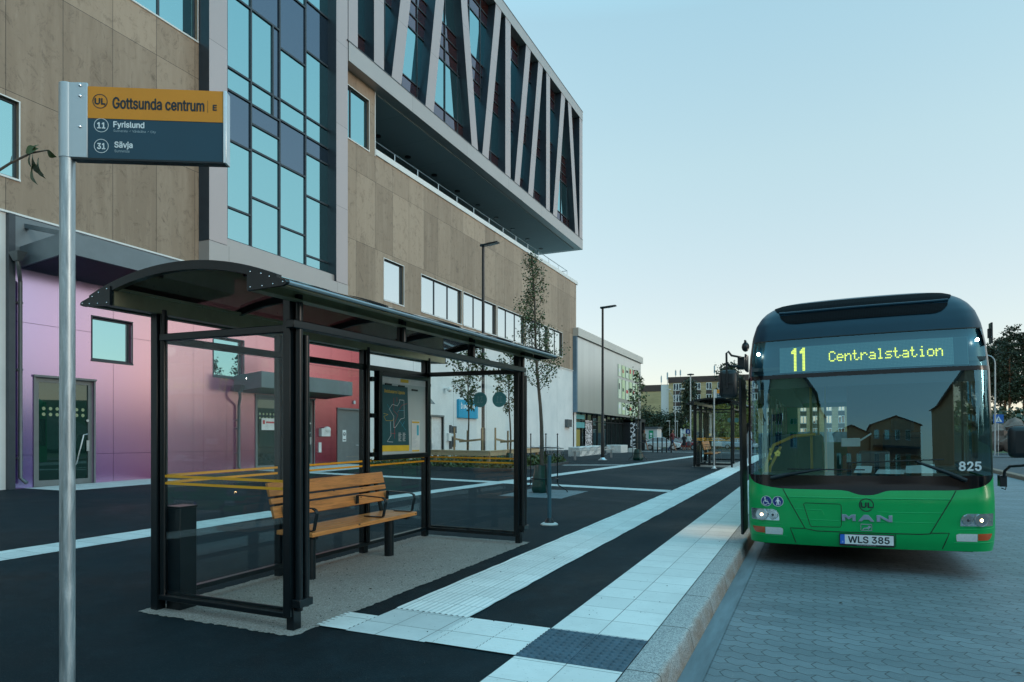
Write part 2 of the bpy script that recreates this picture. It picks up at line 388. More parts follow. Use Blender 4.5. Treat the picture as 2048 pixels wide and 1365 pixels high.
M['pine'] = wood('oiled_pine', (.62,.25,.065))
M['raw_wood'] = wood('raw_timber', (.55,.4,.24), 'y', .7)
M['raw_wood_x'] = wood('raw_timber_x', (.55,.4,.24), 'x', .7)
M['stake'] = wood('stake_timber', (.36,.24,.13), 'z', .6)
def cladding():
    """Fibre cement boards 1.298 x 2.8 m with dark joints, rubbed and stained."""
    m, N, L, b = newmat('brown_fibre_cement')
    t = N.new('ShaderNodeTexCoord'); xyz = N.new('ShaderNodeSeparateXYZ'); L.new(t.outputs['Object'], xyz.inputs[0])
    cb = N.new('ShaderNodeCombineXYZ'); L.new(math_(N, L, 'SUBTRACT', xyz.outputs[1], 9.52), cb.inputs[0]); L.new(math_(N, L, 'SUBTRACT', xyz.outputs[2], 6.62), cb.inputs[1])
    br = N.new('ShaderNodeTexBrick'); br.offset = 0; br.inputs['Scale'].default_value = 1; br.inputs['Brick Width'].default_value = 1.298; br.inputs['Row Height'].default_value = 2.8
    br.inputs['Mortar Size'].default_value = .006; br.inputs['Mortar Smooth'].default_value = .1; br.inputs['Bias'].default_value = 0
    br.inputs['Color1'].default_value = (.265,.195,.14,1); br.inputs['Color2'].default_value = (.44,.335,.25,1); br.inputs['Mortar'].default_value = (.03,.025,.022,1)
    L.new(cb.outputs[0], br.inputs['Vector'])
    v = coords(N, L, (1,1,.3)); v2 = coords(N, L)
    c = mix(N, L, br.outputs[0], (.47,.37,.285), ramp(N, L, noise(N, L, coords(N, L, (1,1.6,.16)), 2.4, 7, .65, .2), [(.45, (0,0,0)), (.75, (.5,)*3)]))
    c = mix(N, L, c, (.12,.082,.056), ramp(N, L, noise(N, L, coords(N, L, (1,1.2,.9)), 2.6, 12, .82, .9), [(.52, (0,0,0)), (.66, (.7,)*3)]))
    c = mix(N, L, c, (.55,.47,.38), ramp(N, L, noise(N, L, v, 9, 5, .7), [(.62, (0,0,0)), (.8, (.4,)*3)]))
    c = mix(N, L, c, (.03,.025,.02), br.outputs[1])
    L.new(c, b.inputs['Base Color']); b.inputs['Roughness'].default_value = .55; b.inputs['Specular IOR Level'].default_value = .4
    bumpy(N, L, b, br.outputs[1], -.4, .006); return m
M['cladding'] = cladding()
def plaster():
    m, N, L, b = newmat('pale_plaster')
    v = coords(N, L); c = ramp(N, L, noise(N, L, v, .7, 7, .65), [(.3, (.64,.68,.69)), (.7, (.78,.8,.8))])
    t = N.new('ShaderNodeTexCoord'); xyz = N.new('ShaderNodeSeparateXYZ'); L.new(t.outputs['Object'], xyz.inputs[0])
    q = math_(N, L, 'PINGPONG', math_(N, L, 'SUBTRACT', xyz.outputs[1], 26.76), 1.9)
    c = mix(N, L, c, (.2,.22,.23), ramp(N, L, q, [(.007, (1,1,1)), (.012, (0,0,0))]))
    L.new(c, b.inputs['Base Color']); b.inputs['Roughness'].default_value = .85; bumpy(N, L, b, noise(N, L, v, 90, 3), .25, .004); return m
M['plaster'] = plaster()
def iridescent():
    """Glossy facade boards that run from violet through pink to dark red along the wall, under a pearly sheen."""
    m, N, L, b = newmat('violet_red_boards'); N.remove(b)
    t = N.new('ShaderNodeTexCoord'); xyz = N.new('ShaderNodeSeparateXYZ'); L.new(t.outputs['Object'], xyz.inputs[0])
    f = math_(N, L, 'MULTIPLY_ADD', xyz.outputs[1], 1/14.0, -9.4/14.0)
    c = ramp(N, L, f, [(0, (.09,.03,.38)), (.13, (.2,.025,.36)), (.3, (.42,.035,.27)), (.6, (.4,.04,.17)), (.85, (.33,.025,.05)), (1, (.28,.02,.035))])
    g = ramp(N, L, f, [(0, (.66,.55,.8)), (.12, (.78,.56,.74)), (.26, (.95,.6,.64)), (.5, (.92,.53,.54)), (.75, (.7,.27,.29)), (1, (.4,.11,.13))])
    cb = N.new('ShaderNodeCombineXYZ'); L.new(math_(N, L, 'SUBTRACT', xyz.outputs[1], 9.61), cb.inputs[0]); L.new(math_(N, L, 'SUBTRACT', xyz.outputs[2], 1.07), cb.inputs[1])
    br = N.new('ShaderNodeTexBrick'); br.offset = 0; br.inputs['Scale'].default_value = 1; br.inputs['Brick Width'].default_value = 1.26; br.inputs['Row Height'].default_value = 3.1
    br.inputs['Mortar Size'].default_value = .005; br.inputs['Mortar Smooth'].default_value = 0
    for k in ('Color1', 'Color2'): br.inputs[k].default_value = (1,1,1,1)
    br.inputs['Mortar'].default_value = (.1,.08,.1,1); L.new(cb.outputs[0], br.inputs['Vector'])
    d = N.new('ShaderNodeBsdfDiffuse'); gl = N.new('ShaderNodeBsdfGlossy'); x = N.new('ShaderNodeMixShader')
    L.new(mix(N, L, c, br.outputs[0], 1.0, 'MULTIPLY'), d.inputs[0]); L.new(mix(N, L, g, br.outputs[0], 1.0, 'MULTIPLY'), gl.inputs[0])
    gl.inputs['Roughness'].default_value = .2; x.inputs[0].default_value = .68
    L.new(d.outputs[0], x.inputs[1]); L.new(gl.outputs[0], x.inputs[2]); L.new(x.outputs[0], N['Material Output'].inputs[0]); return m
M['irid'] = iridescent()
def panel_metal(name, col, metal, rough, w, h, oy=0, oz=0, jcol=(.08,.08,.08), axis=1):
    m, N, L, b = newmat(name)
    t = N.new('ShaderNodeTexCoord'); xyz = N.new('ShaderNodeSeparateXYZ'); L.new(t.outputs['Object'], xyz.inputs[0])
    cb = N.new('ShaderNodeCombineXYZ'); L.new(math_(N, L, 'SUBTRACT', xyz.outputs[axis], oy), cb.inputs[0]); L.new(math_(N, L, 'SUBTRACT', xyz.outputs[2], oz), cb.inputs[1])
    br = N.new('ShaderNodeTexBrick'); br.offset = 0; br.inputs['Scale'].default_value = 1; br.inputs['Brick Width'].default_value = w; br.inputs['Row Height'].default_value = h
    br.inputs['Mortar Size'].default_value = .006; br.inputs['Mortar Smooth'].default_value = 0
    br.inputs['Color1'].default_value = (*[x*.96 for x in col], 1); br.inputs['Color2'].default_value = (*[x*1.04 for x in col], 1); br.inputs['Mortar'].default_value = (*jcol, 1)
    L.new(cb.outputs[0], br.inputs['Vector'])
    c = mix(N, L, br.outputs[0], tuple(x*.85 for x in col), math_(N, L, 'MULTIPLY', noise(N, L, coords(N, L, (1,1,.4)), .9, 6, .6), .5))
    L.new(c, b.inputs['Base Color']); b.inputs['Metallic'].default_value = metal; b.inputs['Roughness'].default_value = rough
    bumpy(N, L, b, noise(N, L, coords(N, L, (1,3,.3)), 1.3, 2), .05, .02)
    return m
M['box_metal'] = panel_metal('warm_grey_metal', (.5,.435,.44), .35, .38, 60, 3.1, 0, 16.8-.35)
M['fascia_metal'] = panel_metal('fascia_metal', (.47,.445,.44), .35, .38, 5.2, 60)
M['steel_sheet'] = panel_metal('ribbed_steel_sheet', (.62,.65,.65), .75, .3, .6, 60, 0, 0, (.5,.53,.53))
M['canopy_metal'] = pm('canopy_metal', (.16,.2,.225), .35, .4, .1, 1.2)
M['soffit'] = panel_metal('soffit_board', (.42,.45,.46), .0, .5, 2.6, 300)
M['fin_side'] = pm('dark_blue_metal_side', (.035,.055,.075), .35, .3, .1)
M['reveal'] = pm('dark_reveal', (.05,.065,.08), .4, .3, .1)
M['door_grey'] = pm('grey_door', (.17,.19,.195), .4, .2, .08)
M['leaf'] = pm('leaf_green', (.05,.085,.022), .5, 0, .5, 9)
M['leaf_dark'] = pm('leaf_dark', (.03,.045,.018), .5, 0, .5, 9)
M['leaf_yellow'] = pm('leaf_yellow_green', (.16,.18,.03), .5, 0, .45, 2)
M['needle'] = pm('pine_needles', (.028,.045,.022), .6, 0, .45, 1.5)
M['bark'] = pm('bark', (.12,.09,.07), .9, 0, .35, 20, .6, 40, stretch=(1,1,.3))
M['pine_bark'] = pm('pine_bark', (.2,.1,.06), .9, 0, .35, 4, .5, 12)
M['soil'] = pm('soil', (.035,.026,.02), .95, 0, .4, 20, .6, 60)
M['grass'] = pm('grass', (.055,.075,.025), .9, 0, .4, 1.5, .5, 30)
M['rock'] = pm('rock', (.17,.12,.1), .85, 0, .4, 1.2, .8, 6)
M['bag'] = pm('green_plastic_bag', (.008,.05,.04), .3, 0, .3, 8, .3, 14)
M['concrete'] = pm('white_concrete', (.62,.62,.6), .7, 0, .08, 3, .15, 60)
M['yellow_brick'] = pm('yellow_brick', (.52,.41,.23), .9, 0, .2, .5, stretch=(1,1,8))
M['brown_sheet'] = pm('brown_sheet', (.07,.045,.04), .6, 0, .15, 1)
M['skin'] = pm('skin', (.3,.16,.1), .5, 0, .05)
M['skin_dark'] = pm('skin_dark', (.09,.045,.03), .5, 0, .05)
M['hair'] = pm('dark_hair', (.01,.008,.007), .5)
M['bus_green'] = pm('bus_green_paint', (.0,.38,.1), .32, 0, .06, 2, coat=.2, spec=.3)
M['bus_black'] = pm('bus_black_gloss', (.004,.006,.009), .15, 0, .1, 3, spec=.35)
M['bus_blue'] = pm('bus_roof_dark_paint', (.004,.03,.055), .34, 0, .1, 2, spec=.3)

# ================================================================ SETTING: ground, road, kerb, paving
rnd = random.Random(7)
YB = [-60,-20,-10,0,10,20,30,38,42,46,54,62,72,82,95]
def sheet(name, xs, ys, off, mat, jitter=0, step=.12):
    if jitter:
        n = int((ys[-1]-ys[0])/step); ys = sorted(set([ys[0]+(ys[-1]-ys[0])*i/n for i in range(n+1)]+[y for y in YB if ys[0] < y < ys[-1]]))
    rj = random.Random(name+str(xs[0])); mb = MB()
    def fn(y, x):
        e = rj.uniform(-jitter, jitter) if jitter and x in (xs[0], xs[-1]) else 0
        return (x+e, y, gz(x, y)+off)
    mb.grid(fn, ys, sorted(xs, reverse=True))
    return obj(name, mb, mat, kind='structure')
far = MB()
far.grid(lambda y, x: (x, y, min(gz(x, y), .0 if y > 82 else 9)-.45), [-900,-300,-60,-20,0,38,46,82,200,500,1500], [1200,500,200,60,14,-32,-60,-200,-500,-1200])
obj('ground', far, M['grass'], kind='structure')
sheet('plaza', [-32,-17,-8,-1.04], YB, 0, M['asphalt'])
sheet('car_park', [-.66,14,60], [y for y in YB if y >= 46], -.004, M['asphalt_old'])
sheet('car_park', [-60,-32], YB, -.004, M['asphalt_old'])
sheet('road', [-.66,0,3,5.9], [y for y in YB if y <= 46], -.16, M['pavers'])
# kerb stones, a real step down to the road, with a rounded nose
kp = [(-1.036,.002), (-.865,.002), (-.845,-.004), (-.832,-.016), (-.828,-.04), (-.80,-.15), (-.80,-.3), (-1.036,-.3)]
ys = [-30+.5*i for i in range(153)]
mb = MB(); mb.grid(lambda y, k: (kp[int(k)][0], y, gz(-1, y)+kp[int(k)][1]), ys, list(range(7, -1, -1)))
obj('kerb', mb, M['granite'], kind='structure', sharp=50)
mb = MB(); mb.grid(lambda y, k: ((-.802,-.72,-.655)[int(k)], y, gz(-.7, y)+(-.146,-.158,-.150)[int(k)]), ys, [2,1,0])
obj('gutter', mb, M['gutter'], kind='structure')
# right-hand side of the road: kerb and footway
mb = MB(); mb.grid(lambda y, k: (5.9+(.0,.0,.02,.2)[int(k)], y, gz(5.9, y)+(-.3,-.05,-.03,-.028)[int(k)]), [-30+2*i for i in range(39)], [3,2,1,0])
obj('kerb', mb, M['granite'], kind='structure')
sheet('footway', [6.1,10.5], [y for y in YB if y <= 46], -.03, M['asphalt_old'])
# tile bands
sheet('edge_paving', [-1.74,-1.39,-1.04], [-6,3.937], .004, M['white_tile'], .002)
sheet('edge_paving', [-1.74,-1.39,-1.04], [4.583,45], .004, M['white_tile'], .002)
# ribbed guidance path (geometry ribs)
def ribbed(name, x0, x1, y0, y1, along='y', pitch=.05, h=.004, jit=.008):
    rj = random.Random(name+str(y0)); mb = MB()
    n = int(round(((x1-x0) if along == 'y' else (y1-y0))/pitch))*6
    if along == 'y':
        us = [x1-(x1-x0)*i/n for i in range(n+1)]
        m = max(2, int((y1-y0)/.16)); vs = sorted(set([y0+(y1-y0)*i/m for i in range(m+1)]+[y for y in YB if y0 < y < y1]))
        def fn(y, x):
            e = rj.uniform(-jit, jit) if x in (us[0], us[-1]) else 0
            return (x+e, y, gz(x, y)+.006+h*max(-.3, math.cos(2*math.pi*(x-x0)/pitch)))
        mb.grid(fn, vs, us)
    else:
        vs = [y0+(y1-y0)*i/n for i in range(n+1)]
        m = max(2, int((x1-x0)/.16)); us = [x1-(x1-x0)*i/m for i in range(m+1)]
        mb.grid(lambda y, x: (x, y, gz(x, y)+.006+h*max(-.3, math.cos(2*math.pi*(y-y0)/pitch))), vs, us)
    return obj(name, mb, M['rib_tile'], kind='structure', sharp=80)
ribbed('tactile_paving', -3.05, -2.40, 4.583, 46)
ribbed('tactile_paving', -2.40, -1.742, 3.937, 4.579, 'x')
ribbed('tactile_paving', -3.33, -3.05, 3.937, 4.33, 'x')
sheet('paving_slabs', [-3.05,-2.40], [3.937,4.579], .005, M['band_tile'], .004)
mb = MB(); mb.box(-1.738,-1.392,3.94,4.58,0,.006); mb.box(-1.388,-1.042,3.94,4.58,0,.006)
for i in range(12):
    for j in range(11):
        x = -1.738+.03+i*.058; y = 3.94+.03+j*.058
        mb.lathe([(.019,.006), (.015,.012), (.008,.015), (.0,.0155)], (x, y, 0), 10)
obj('tactile_paving', mb.ground(), M['blister'], kind='structure')
# pale slab bands in the plaza
def band(y0, y1, xa, xb, wd):
    mb = MB(); n = max(2, int((y1-y0)/.2)); rj = random.Random(int(y0*10))
    vs = sorted(set([y0+(y1-y0)*i/n for i in range(n+1)]+[y for y in YB if y0 < y < y1]))
    def fn(y, s):
        x = xa+(xb-xa)*(y-y0)/(y1-y0)+s*wd/2+rj.uniform(-.012, .012); return (x, y, gz(x, y)+.004)
    mb.grid(fn, vs, [1,-1]); return obj('paving_band', mb, M['band_tile'], kind='structure')
band(-10, 9, -8.25, -8.30, .62); band(9, 37, -8.31, -5.7, .45)
def cross(x0, x1, ya, yb, wd):
    mb = MB(); n = int((x1-x0)/.2); rj = random.Random(int(ya*10))
    def fn(s, x):
        y = ya+(yb-ya)*(x-x0)/(x1-x0)+s*wd/2+rj.uniform(-.012, .012); return (x, y, gz(x, y)+.006)
    mb.grid(fn, [-1,1], [x1-(x1-x0)*i/n for i in range(n+1)]); return obj('paving_band', mb, M['band_tile'], kind='structure')
cross(-17, -3.07, 17.5, 15.75, .5)
cross(-9.0, -6.9, 25.0, 26.2, .35)
cross(-17, -3, 45.6, 44.5, .5)
sheet('threshold_slab', [-16.9,-15.3], [9.9,13.3], .005, M['band_tile'], .01)
sheet('threshold_slab', [-16.9,-14.6], [17.6,21.8], .005, M['band_tile'], .01)
# gravel floor under the shelter with a ragged edge
def patch_floor(dx, dy):
    rj = random.Random(5); x0, x1, y0, y1 = -4.83+dx, -3.29+dx, 3.66+dy, 7.93+dy; pts = []
    def edge(ax, ay, bx, by, n):
        for i in range(n):
            t = i/n; pts.append((ax+(bx-ax)*t+rj.uniform(-.014,.014), ay+(by-ay)*t+rj.uniform(-.014,.014)))
    edge(x0,y0,x1,y0,60); edge(x1,y0,x1,y1,130); edge(x1,y1,x0,y1,60); edge(x0,y1,x0,y0,130)
    mb = MB(); mb.add([(x, y, gz(x, y)+.005) for x, y in pts], [tuple(range(len(pts)))])
    return obj('shelter_floor', mb, M['aggregate'], kind='structure', flat=True)
patch_floor(0, 0); patch_floor(.55, 22.5)
# setts round the street tree
mb = MB(); mb.box(-6.15,-4.75,13.1,14.9,-.02,.007)
obj('tree_pit_paving', mb.ground(), M['pavers'], kind='structure')
# loose crumbs of asphalt and grit
mb = MB(); rj = random.Random(3)
for i in range(330):
    if i < 220: x, y = rj.uniform(-4.8,-3.3), rj.uniform(3.75,7.8)
    elif i < 330: x, y = rj.uniform(-3.1,-1.0), rj.uniform(3.0,9)
    else: x, y = rj.uniform(-5,-1.8), rj.uniform(2.4,3.9)
    r = rj.uniform(.002,.006); mb.ball((x, y, gz(x, y)+.006+r*.4), (r, r*rj.uniform(.6,1.3), r*.6), 5, 3)
obj('grit', mb, M['ink'], kind='stuff')['label'] = 'dark crumbs of asphalt and grit scattered on the paving'
mb = MB()
for x, y in ((-2.62,7.0), (-1.2,3.4), (-3.6,5.0), (-2.0,2.9), (1.2,5.4), (.4,4.6), (2.1,5.9), (.2,6.9), (2.6,7.4)):
    a = rj.uniform(0, 6); z = gz(x, y)+(.012 if x < -.8 else -.15); c, s_ = math.cos(a), math.sin(a); k = .022
    mb.add([(x-k*c, y-k*s_, z), (x+.4*k*s_, y-.4*k*c, z+.008), (x+k*c, y+k*s_, z+.003), (x-.4*k*s_, y+.4*k*c, z+.01)], [(0,1,2),(0,2,3)])
obj('fallen_leaves', mb, M['bark'], kind='stuff')['label'] = 'dry brown leaves lying on the paving and the road'

# ================================================================ BUS SHELTER
def make_shelter():
    t = thing('bus_shelter', 'large glass bus shelter with curved dark roof nearest the camera', 'bus shelter', (-4.05, 5.8, gz(-4.05, 5.8)), group='bus shelters')
    BK, X0, X1, Y0, Y1, ZB = M['black_metal'], -4.74, -3.36, 3.79, 7.815, 2.135
    for i, y in enumerate((Y0, 5.13, 6.47, Y1)):                 # back posts
        mb = MB(); mb.box(X0-.05, X0+.02, y-.04, y+.04, .0, 2.43); mb.tube([(X0+.045,y+.0,.12), (X0+.045,y,2.36)], .026, 12)
        mb.tube([(X0-.015,y+.06,.12), (X0-.015,y+.06,2.36)], .022, 12)
        obj('post', mb.ground(), BK, t, .004)
    for y, s in ((Y0, 1), (Y1, 1)):                              # front posts: flat bar, lit face and two round tubes
        mb = MB(); mb.box(X1-.085, X1-.02, y-.045, y+.045, .1, 2.40); mb.box(X1-.075, X1-.01, y-.02, y+.06, .0, .2)
        mb.tube([(X1+.012,y+.012,.14), (X1+.012,y+.012,2.38)], .027, 14); mb.tube([(X1+.02,y+.075,.16), (X1+.02,y+.075,2.1)], .024, 14)
        mb.box(X1-.035, X1+.055, y-.03, y+.11, .17, .225)
        obj('post', mb.ground(), BK, t, .004)
    mb = MB(); mb.box(X1-.03, X1+.045, Y0-.08, Y1+.06, ZB-.0, ZB+.058); obj('front_beam', mb.ground(), BK, t, .006)
    mb = MB(); mb.box(X0-.03, X0+.03, Y0, Y1, ZB-.03, ZB+.03); obj('back_beam', mb.ground(), BK, t, .005)
    for y in (5.13, 6.47):
        mb = MB(); mb.box(X1-.03, X1+.0, y-.035, y+.035, ZB+.06, 2.40); mb.tube([(X1+.02,y,ZB+.06), (X1+.02,y,2.38)], .024, 12)
        obj('roof_strut', mb.ground(), BK, t, .003)
    for y in (Y0, Y1):
        mb = MB(); mb.box(X0+.03, X1-.085, y-.028, y+.028, ZB-.02, ZB+.035); obj('side_beam', mb.ground(), BK, t, .005)
        mb = MB(); mb.box(X0+.02, X1-.07, y-.03, y+.03, .085, .125); mb.box(X0+.02, X1-.07, y+.012, y+.03, .125, .15); obj('bottom_rail', mb.ground(), BK, t, .004)
        mb = MB(); mb.box(X0+.03, X1-.09, y-.004, y+.004, .12, 2.12); g = obj('side_pane', mb.ground(), M['shelter_glass'], t)
        mb = MB()
        for z in (1.0, 1.055): mb.box(X0+.05, X1-.09, y-.0062, y-.0042, z-.010, z+.010)
        obj('safety_stripe', mb.ground(), M['orange_film'], g)
    for a, b in ((Y0, 5.13), (5.13, 6.47), (6.47, Y1)):
        mb = MB(); mb.box(X0-.004, X0+.004, a+.045, b-.045, .12, 2.11); g = obj('back_pane', mb.ground(), M['shelter_glass'], t)
        mb = MB()
        for z in (1.0, 1.055): mb.box(X0+.0042, X0+.0062, a+.05, b-.05, z-.010, z+.010)
        obj('safety_stripe', mb.ground(), M['orange_film'], g)
    mb = MB(); mb.box(X0-.03, X0+.03, Y0, Y1, .085, .125); obj('bottom_rail', mb.ground(), BK, t, .004)
    mb = MB(); mb.box(-4.7,-4.55,3.82,3.98,0,.80); mb.box(-4.705,-4.545,3.815,3.985,.80,.815); obj('cabinet', mb.ground(), BK, t, .005)
    # roof: arched ribs, smoked sheet, edge profiles, end plates with screws
    XB, XF, ZT = -5.02, -3.04, 2.355; cx = (XB+XF)/2; rise = .2; Rr = ((.99)**2+rise**2)/(2*rise)
    def az(x): return ZT+.012+math.sqrt(Rr*Rr-(x-cx)**2)-(Rr-rise)
    YR0, YR1 = 3.35, 8.25
    xs = [-4.93+i*(1.8/24) for i in range(25)]
    mb = MB(); mb.grid(lambda y, x: (x, y, az(x)), [YR0+.02,5.0,6.6,YR1-.02], xs); mb.grid(lambda y, x: (x, y, az(x)-.008), [YR0+.02,5.0,6.6,YR1-.02], xs[::-1])
    obj('roof_sheet', mb.ground(), M['smoked'], t, sharp=60)
    for y, w in ((YR0+.02,.045), (4.57,.035), (5.79,.035), (7.02,.035), (YR1-.02,.045)):
        mb = MB(); n = len(xs); vs = []
        for x in xs: vs += [(x,y-w/2,az(x)+.012), (x,y+w/2,az(x)+.012), (x,y+w/2,az(x)-.048), (x,y-w/2,az(x)-.048)]
        fs = [(0,1,2,3), (4*n-4,4*n-1,4*n-2,4*n-3)]
        for i in range(n-1): fs += [(4*i+k, 4*i+4+k, 4*i+4+(k+1) % 4, 4*i+(k+1) % 4) for k in range(4)]
        mb.add(vs, fs); obj('roof_rib', mb.ground(), BK, t, sharp=50)
    for s in (-1, 1):                                            # -1 back edge, 1 front edge
        tip = cx+s*.985; inn = cx+s*.66
        pl = [(inn,2.325), (tip-s*.03,2.335), (tip,2.345), (tip+s*.004,2.357), (tip-s*.012,2.372), (inn,2.465)]
        if s < 0: pl = pl[::-1]
        e = MB(); e.tube([(tip-s*.012,YR0+.02,2.359), (tip-s*.012,YR1-.02,2.359)], .015, 10, True, 2)
        e.box(min(inn,inn-s*.006), max(inn,inn-s*.006), YR0+.02, YR1-.02, 2.327, 2.455)
        e.bar((inn+s*.045,YR0+.02,2.329), (inn+s*.045,YR1-.02,2.329), .08, .006); e.bar((tip-s*.06,YR0+.02,2.341), (tip-s*.06,YR1-.02,2.341), .06, .006)
        a = Vector((inn,0,2.462)); b = Vector((tip-s*.012,0,2.371))
        e.bar(((inn+tip)/2, YR0+.02, 2.414), ((inn+tip)/2, YR1-.02, 2.414), .335, .006, (b-a).cross(Vector((0,s,0))))
        e.box(inn-.03, inn+.03, YR0+.03, YR1-.03, 2.44, 2.458)
        for i in range(22): e.ball((inn-s*.035, YR0+.12+i*.22, 2.437), .0045, 6, 4, 1)
        obj('roof_edge', e.ground(), [M['roof_board'], M['chrome'], M['edge_alu']], t)
        for y in (YR0, YR1):
            mb = MB(); mb.prism(pl, y-.012, y+.012, 'y')
            for fx, fz in ((.03,2.445), (.12,2.425), (.19,2.40), (.03,2.345), (.13,2.345), (.22,2.35), (.3,2.357)):
                mb.ball((inn+s*fx, y+(-.013 if y == YR0 else .013), fz), .0055, 8, 5, 1)
            obj('end_plate', mb.ground(), [BK, M['chrome']], t)
    # route number stickers on the far side pane, read from the other side
    for i, (x, s) in enumerate(((-3.93,'31'), (-3.66,'11'))):
        z = gz(x, Y1)+1.80
        mb = MB(); mb.disc((x, Y1-.0045, z), .097, (0,-1,0), 32, .002); d = obj('route_sticker', mb, M['sticker'], t)
        text(s, .085, .085, M['sticker_num'], 'numerals', d, (x+.042, Y1-.0075, z-.042), (-1,0,0), (0,0,1), -.0005)
    # map case between the last two back posts
    cy0, cy1, z0, z1 = 6.61, 7.69, 1.09, 2.07; xc = X0+.09
    mb = MB(); mb.box(xc-.035,xc+.0,cy0,cy1,z0,z1); cs = obj('map_case', mb.ground(), M['case_back'], t)
    mb = MB()
    mb.box(xc-.04,xc+.035,cy0-.03,cy0+.035,z0-.03,z1+.03); mb.box(xc-.04,xc+.035,cy1-.035,cy1+.03,z0-.03,z1+.03)
    mb.box(xc-.039,xc+.034,cy0+.035,cy1-.035,z1-.025,z1+.029); mb.box(xc-.039,xc+.034,cy0+.035,cy1-.035,z0-.029,z0+.03)
    obj('case_frame', mb.ground(), BK, cs, .004)
    mb = MB()
    for z in (1.13, 1.58, 2.0):
        mb.box(X0+.01,xc,6.49,cy0-.03,z-.025,z+.025); mb.box(X0+.01,xc,cy1+.03,7.80,z-.02,z+.02)
    obj('case_bracket', mb.ground(), BK, cs, .003)
    mb = MB(); mb.box(xc+.0005,xc+.002,cy0+.035,cy1-.035,z1-.1,z1-.025); obj('header_strip', mb.ground(), M['paper'], cs)
    mb = MB(); mb.box(xc+.0021,xc+.003,7.07,7.25,z1-.075,z1-.035); obj('header_sticker', mb.ground(), M['yellow_ink'], cs)
    # poster plane: u right (+Y), v up, in metres from the poster's lower left corner
    px0, pz0, pw, ph = 6.66, 1.155, .60, .80
    gg = gz(-4.65, 7.0)
    def pp(u, v, d=.003): return (xc+d, px0+u*pw, pz0+v*ph+gg)
    mb = MB(); a, b, c, d = pp(0,.09), pp(1,.09), pp(.94,.985), pp(0,.985)
    mb.hexa([a, (a[0],b[1],a[2]), (a[0]+.002,b[1],a[2]), (a[0]+.002,a[1],a[2])], [(a[0],d[1],d[2]), (a[0],c[1],c[2]), (a[0]+.002,c[1],c[2]), (a[0]+.002,d[1],d[2])])
    po = obj('map_poster', mb, M['poster_blue'], cs)
    mb = MB(); a = pp(.03,0); mb.box(a[0],a[0]+.0025,a[1],a[1]+.97*pw,a[2],a[2]+.09*ph); obj('poster_footer', mb, M['yellow_ink'], cs)
    text('Stadsbussarna i Uppsala', .44, .05, M['yellow_ink'], 'poster_title', cs, pp(.1,.86,.0055), (0,1,0), (0,0,1), .0003, .008)
    def line(name, mat, pls, w):
        mb = MB()
        for pl in pls:
            q = [pp((x-268)/352, 1-(y-300)/865, .0056) for x, y in pl]
            for i in range(len(q)-1): mb.bar(q[i], q[i+1], .0012, w, (0,.7,.7)) if False else mb.tube([q[i], q[i+1]], w/2, 4, False)
        obj(name, mb, mat, cs)
    line('map_line', M['white_ink'], [[(490,490),(550,490),(555,725),(510,740),(440,855),(420,855),(420,710),(365,620),(405,555),(465,572),(495,520),(490,490)], [(380,780),(385,960),(340,1040),(410,1045)]], .005)
    line('map_line', M['red_ink'], [[(420,470),(420,640),(470,690),(430,800),(430,1000)], [(590,530),(520,560),(470,660)], [(460,460),(460,520)], [(385,935),(440,930)]], .004)
    line('map_line', M['cyan_ink'], [[(465,650),(485,630),(555,625)], [(480,740),(575,890)], [(375,780),(378,900)], [(340,560),(390,640)], [(520,840),(560,770)]], .004)
    line('map_line', M['yellow_ink'], [[(295,680),(350,690),(300,720),(325,770),(400,770),(420,740)]], .004)
    mb = MB()
    for c_, n in ((480,7), (535,7)):
        for i in range(n):
            q = pp((c_-268)/352, 1-(930+i*17-300)/865, .0054); L_ = (.05,.065,.045,.06,.055,.04,.06)[i]
            mb.box(q[0],q[0]+.0006,q[1],q[1]+L_,q[2],q[2]+.005)
    obj('map_key', mb, M['white_ink'], cs)
    mb = MB()
    for q in (pp(.13,.99), pp(.6,.985), pp(1.1,.95)): mb.box(q[0],q[0]+.012,q[1],q[1]+.13,q[2]-.005,q[2]+.014)
    obj('clip', mb, BK, cs)
    mb = MB(); q = pp(1.1,-.02); mb.box(q[0],q[0]+.002,q[1],q[1]+.19,q[2],q[2]+.40); obj('timetable', mb, M['paper'], cs)
    mb = MB()
    mb.box(q[0]+.002,q[0]+.003,q[1]+.01,q[1]+.18,q[2]+.365,q[2]+.385); mb.box(q[0]+.002,q[0]+.003,q[1]+.01,q[1]+.18,q[2]+.005,q[2]+.025)
    obj('timetable_band', mb, M['yellow_ink'], cs)
    mb = MB(); mb.box(q[0]+.002,q[0]+.003,q[1]+.12,q[1]+.165,q[2]+.21,q[2]+.34); obj('timetable_block', mb, M['cyan_ink'], cs)
    mb = MB()
    for i in range(9): mb.box(q[0]+.002,q[0]+.003,q[1]+.02,q[1]+.02+.05+.03*((i*7) % 3),q[2]+.05+i*.017,q[2]+.054+i*.017)
    obj('timetable_text', mb, M['grey_ink'], cs)
    return t
M['edge_alu'] = pm('edge_aluminium', (.3,.38,.43), .3, .8, .05)
M['roof_board'] = pm('roof_edge_metal', (.34,.31,.2), .35, .5, .15, 5)
M['sticker'] = pm('teal_sticker_back', (.12,.4,.43), .6, 0, .05)
M['sticker_num'] = pm('teal_sticker_numeral', (.32,.56,.58), .6)
M['case_back'] = pm('case_back_panel', (.5,.58,.58), .5, 0, .04)
M['poster_blue'] = pm('poster_petrol', (.015,.085,.1), .5, 0, .06)
sh1 = make_shelter()
DX, DY = .55, 22.5; DZ = gz(-4.05+DX, 5.8+DY)-gz(-4.05, 5.8)
sh2 = dup(sh1, (DX, DY, DZ), 'distant glass bus shelter with curved roof partly hidden by the bus')

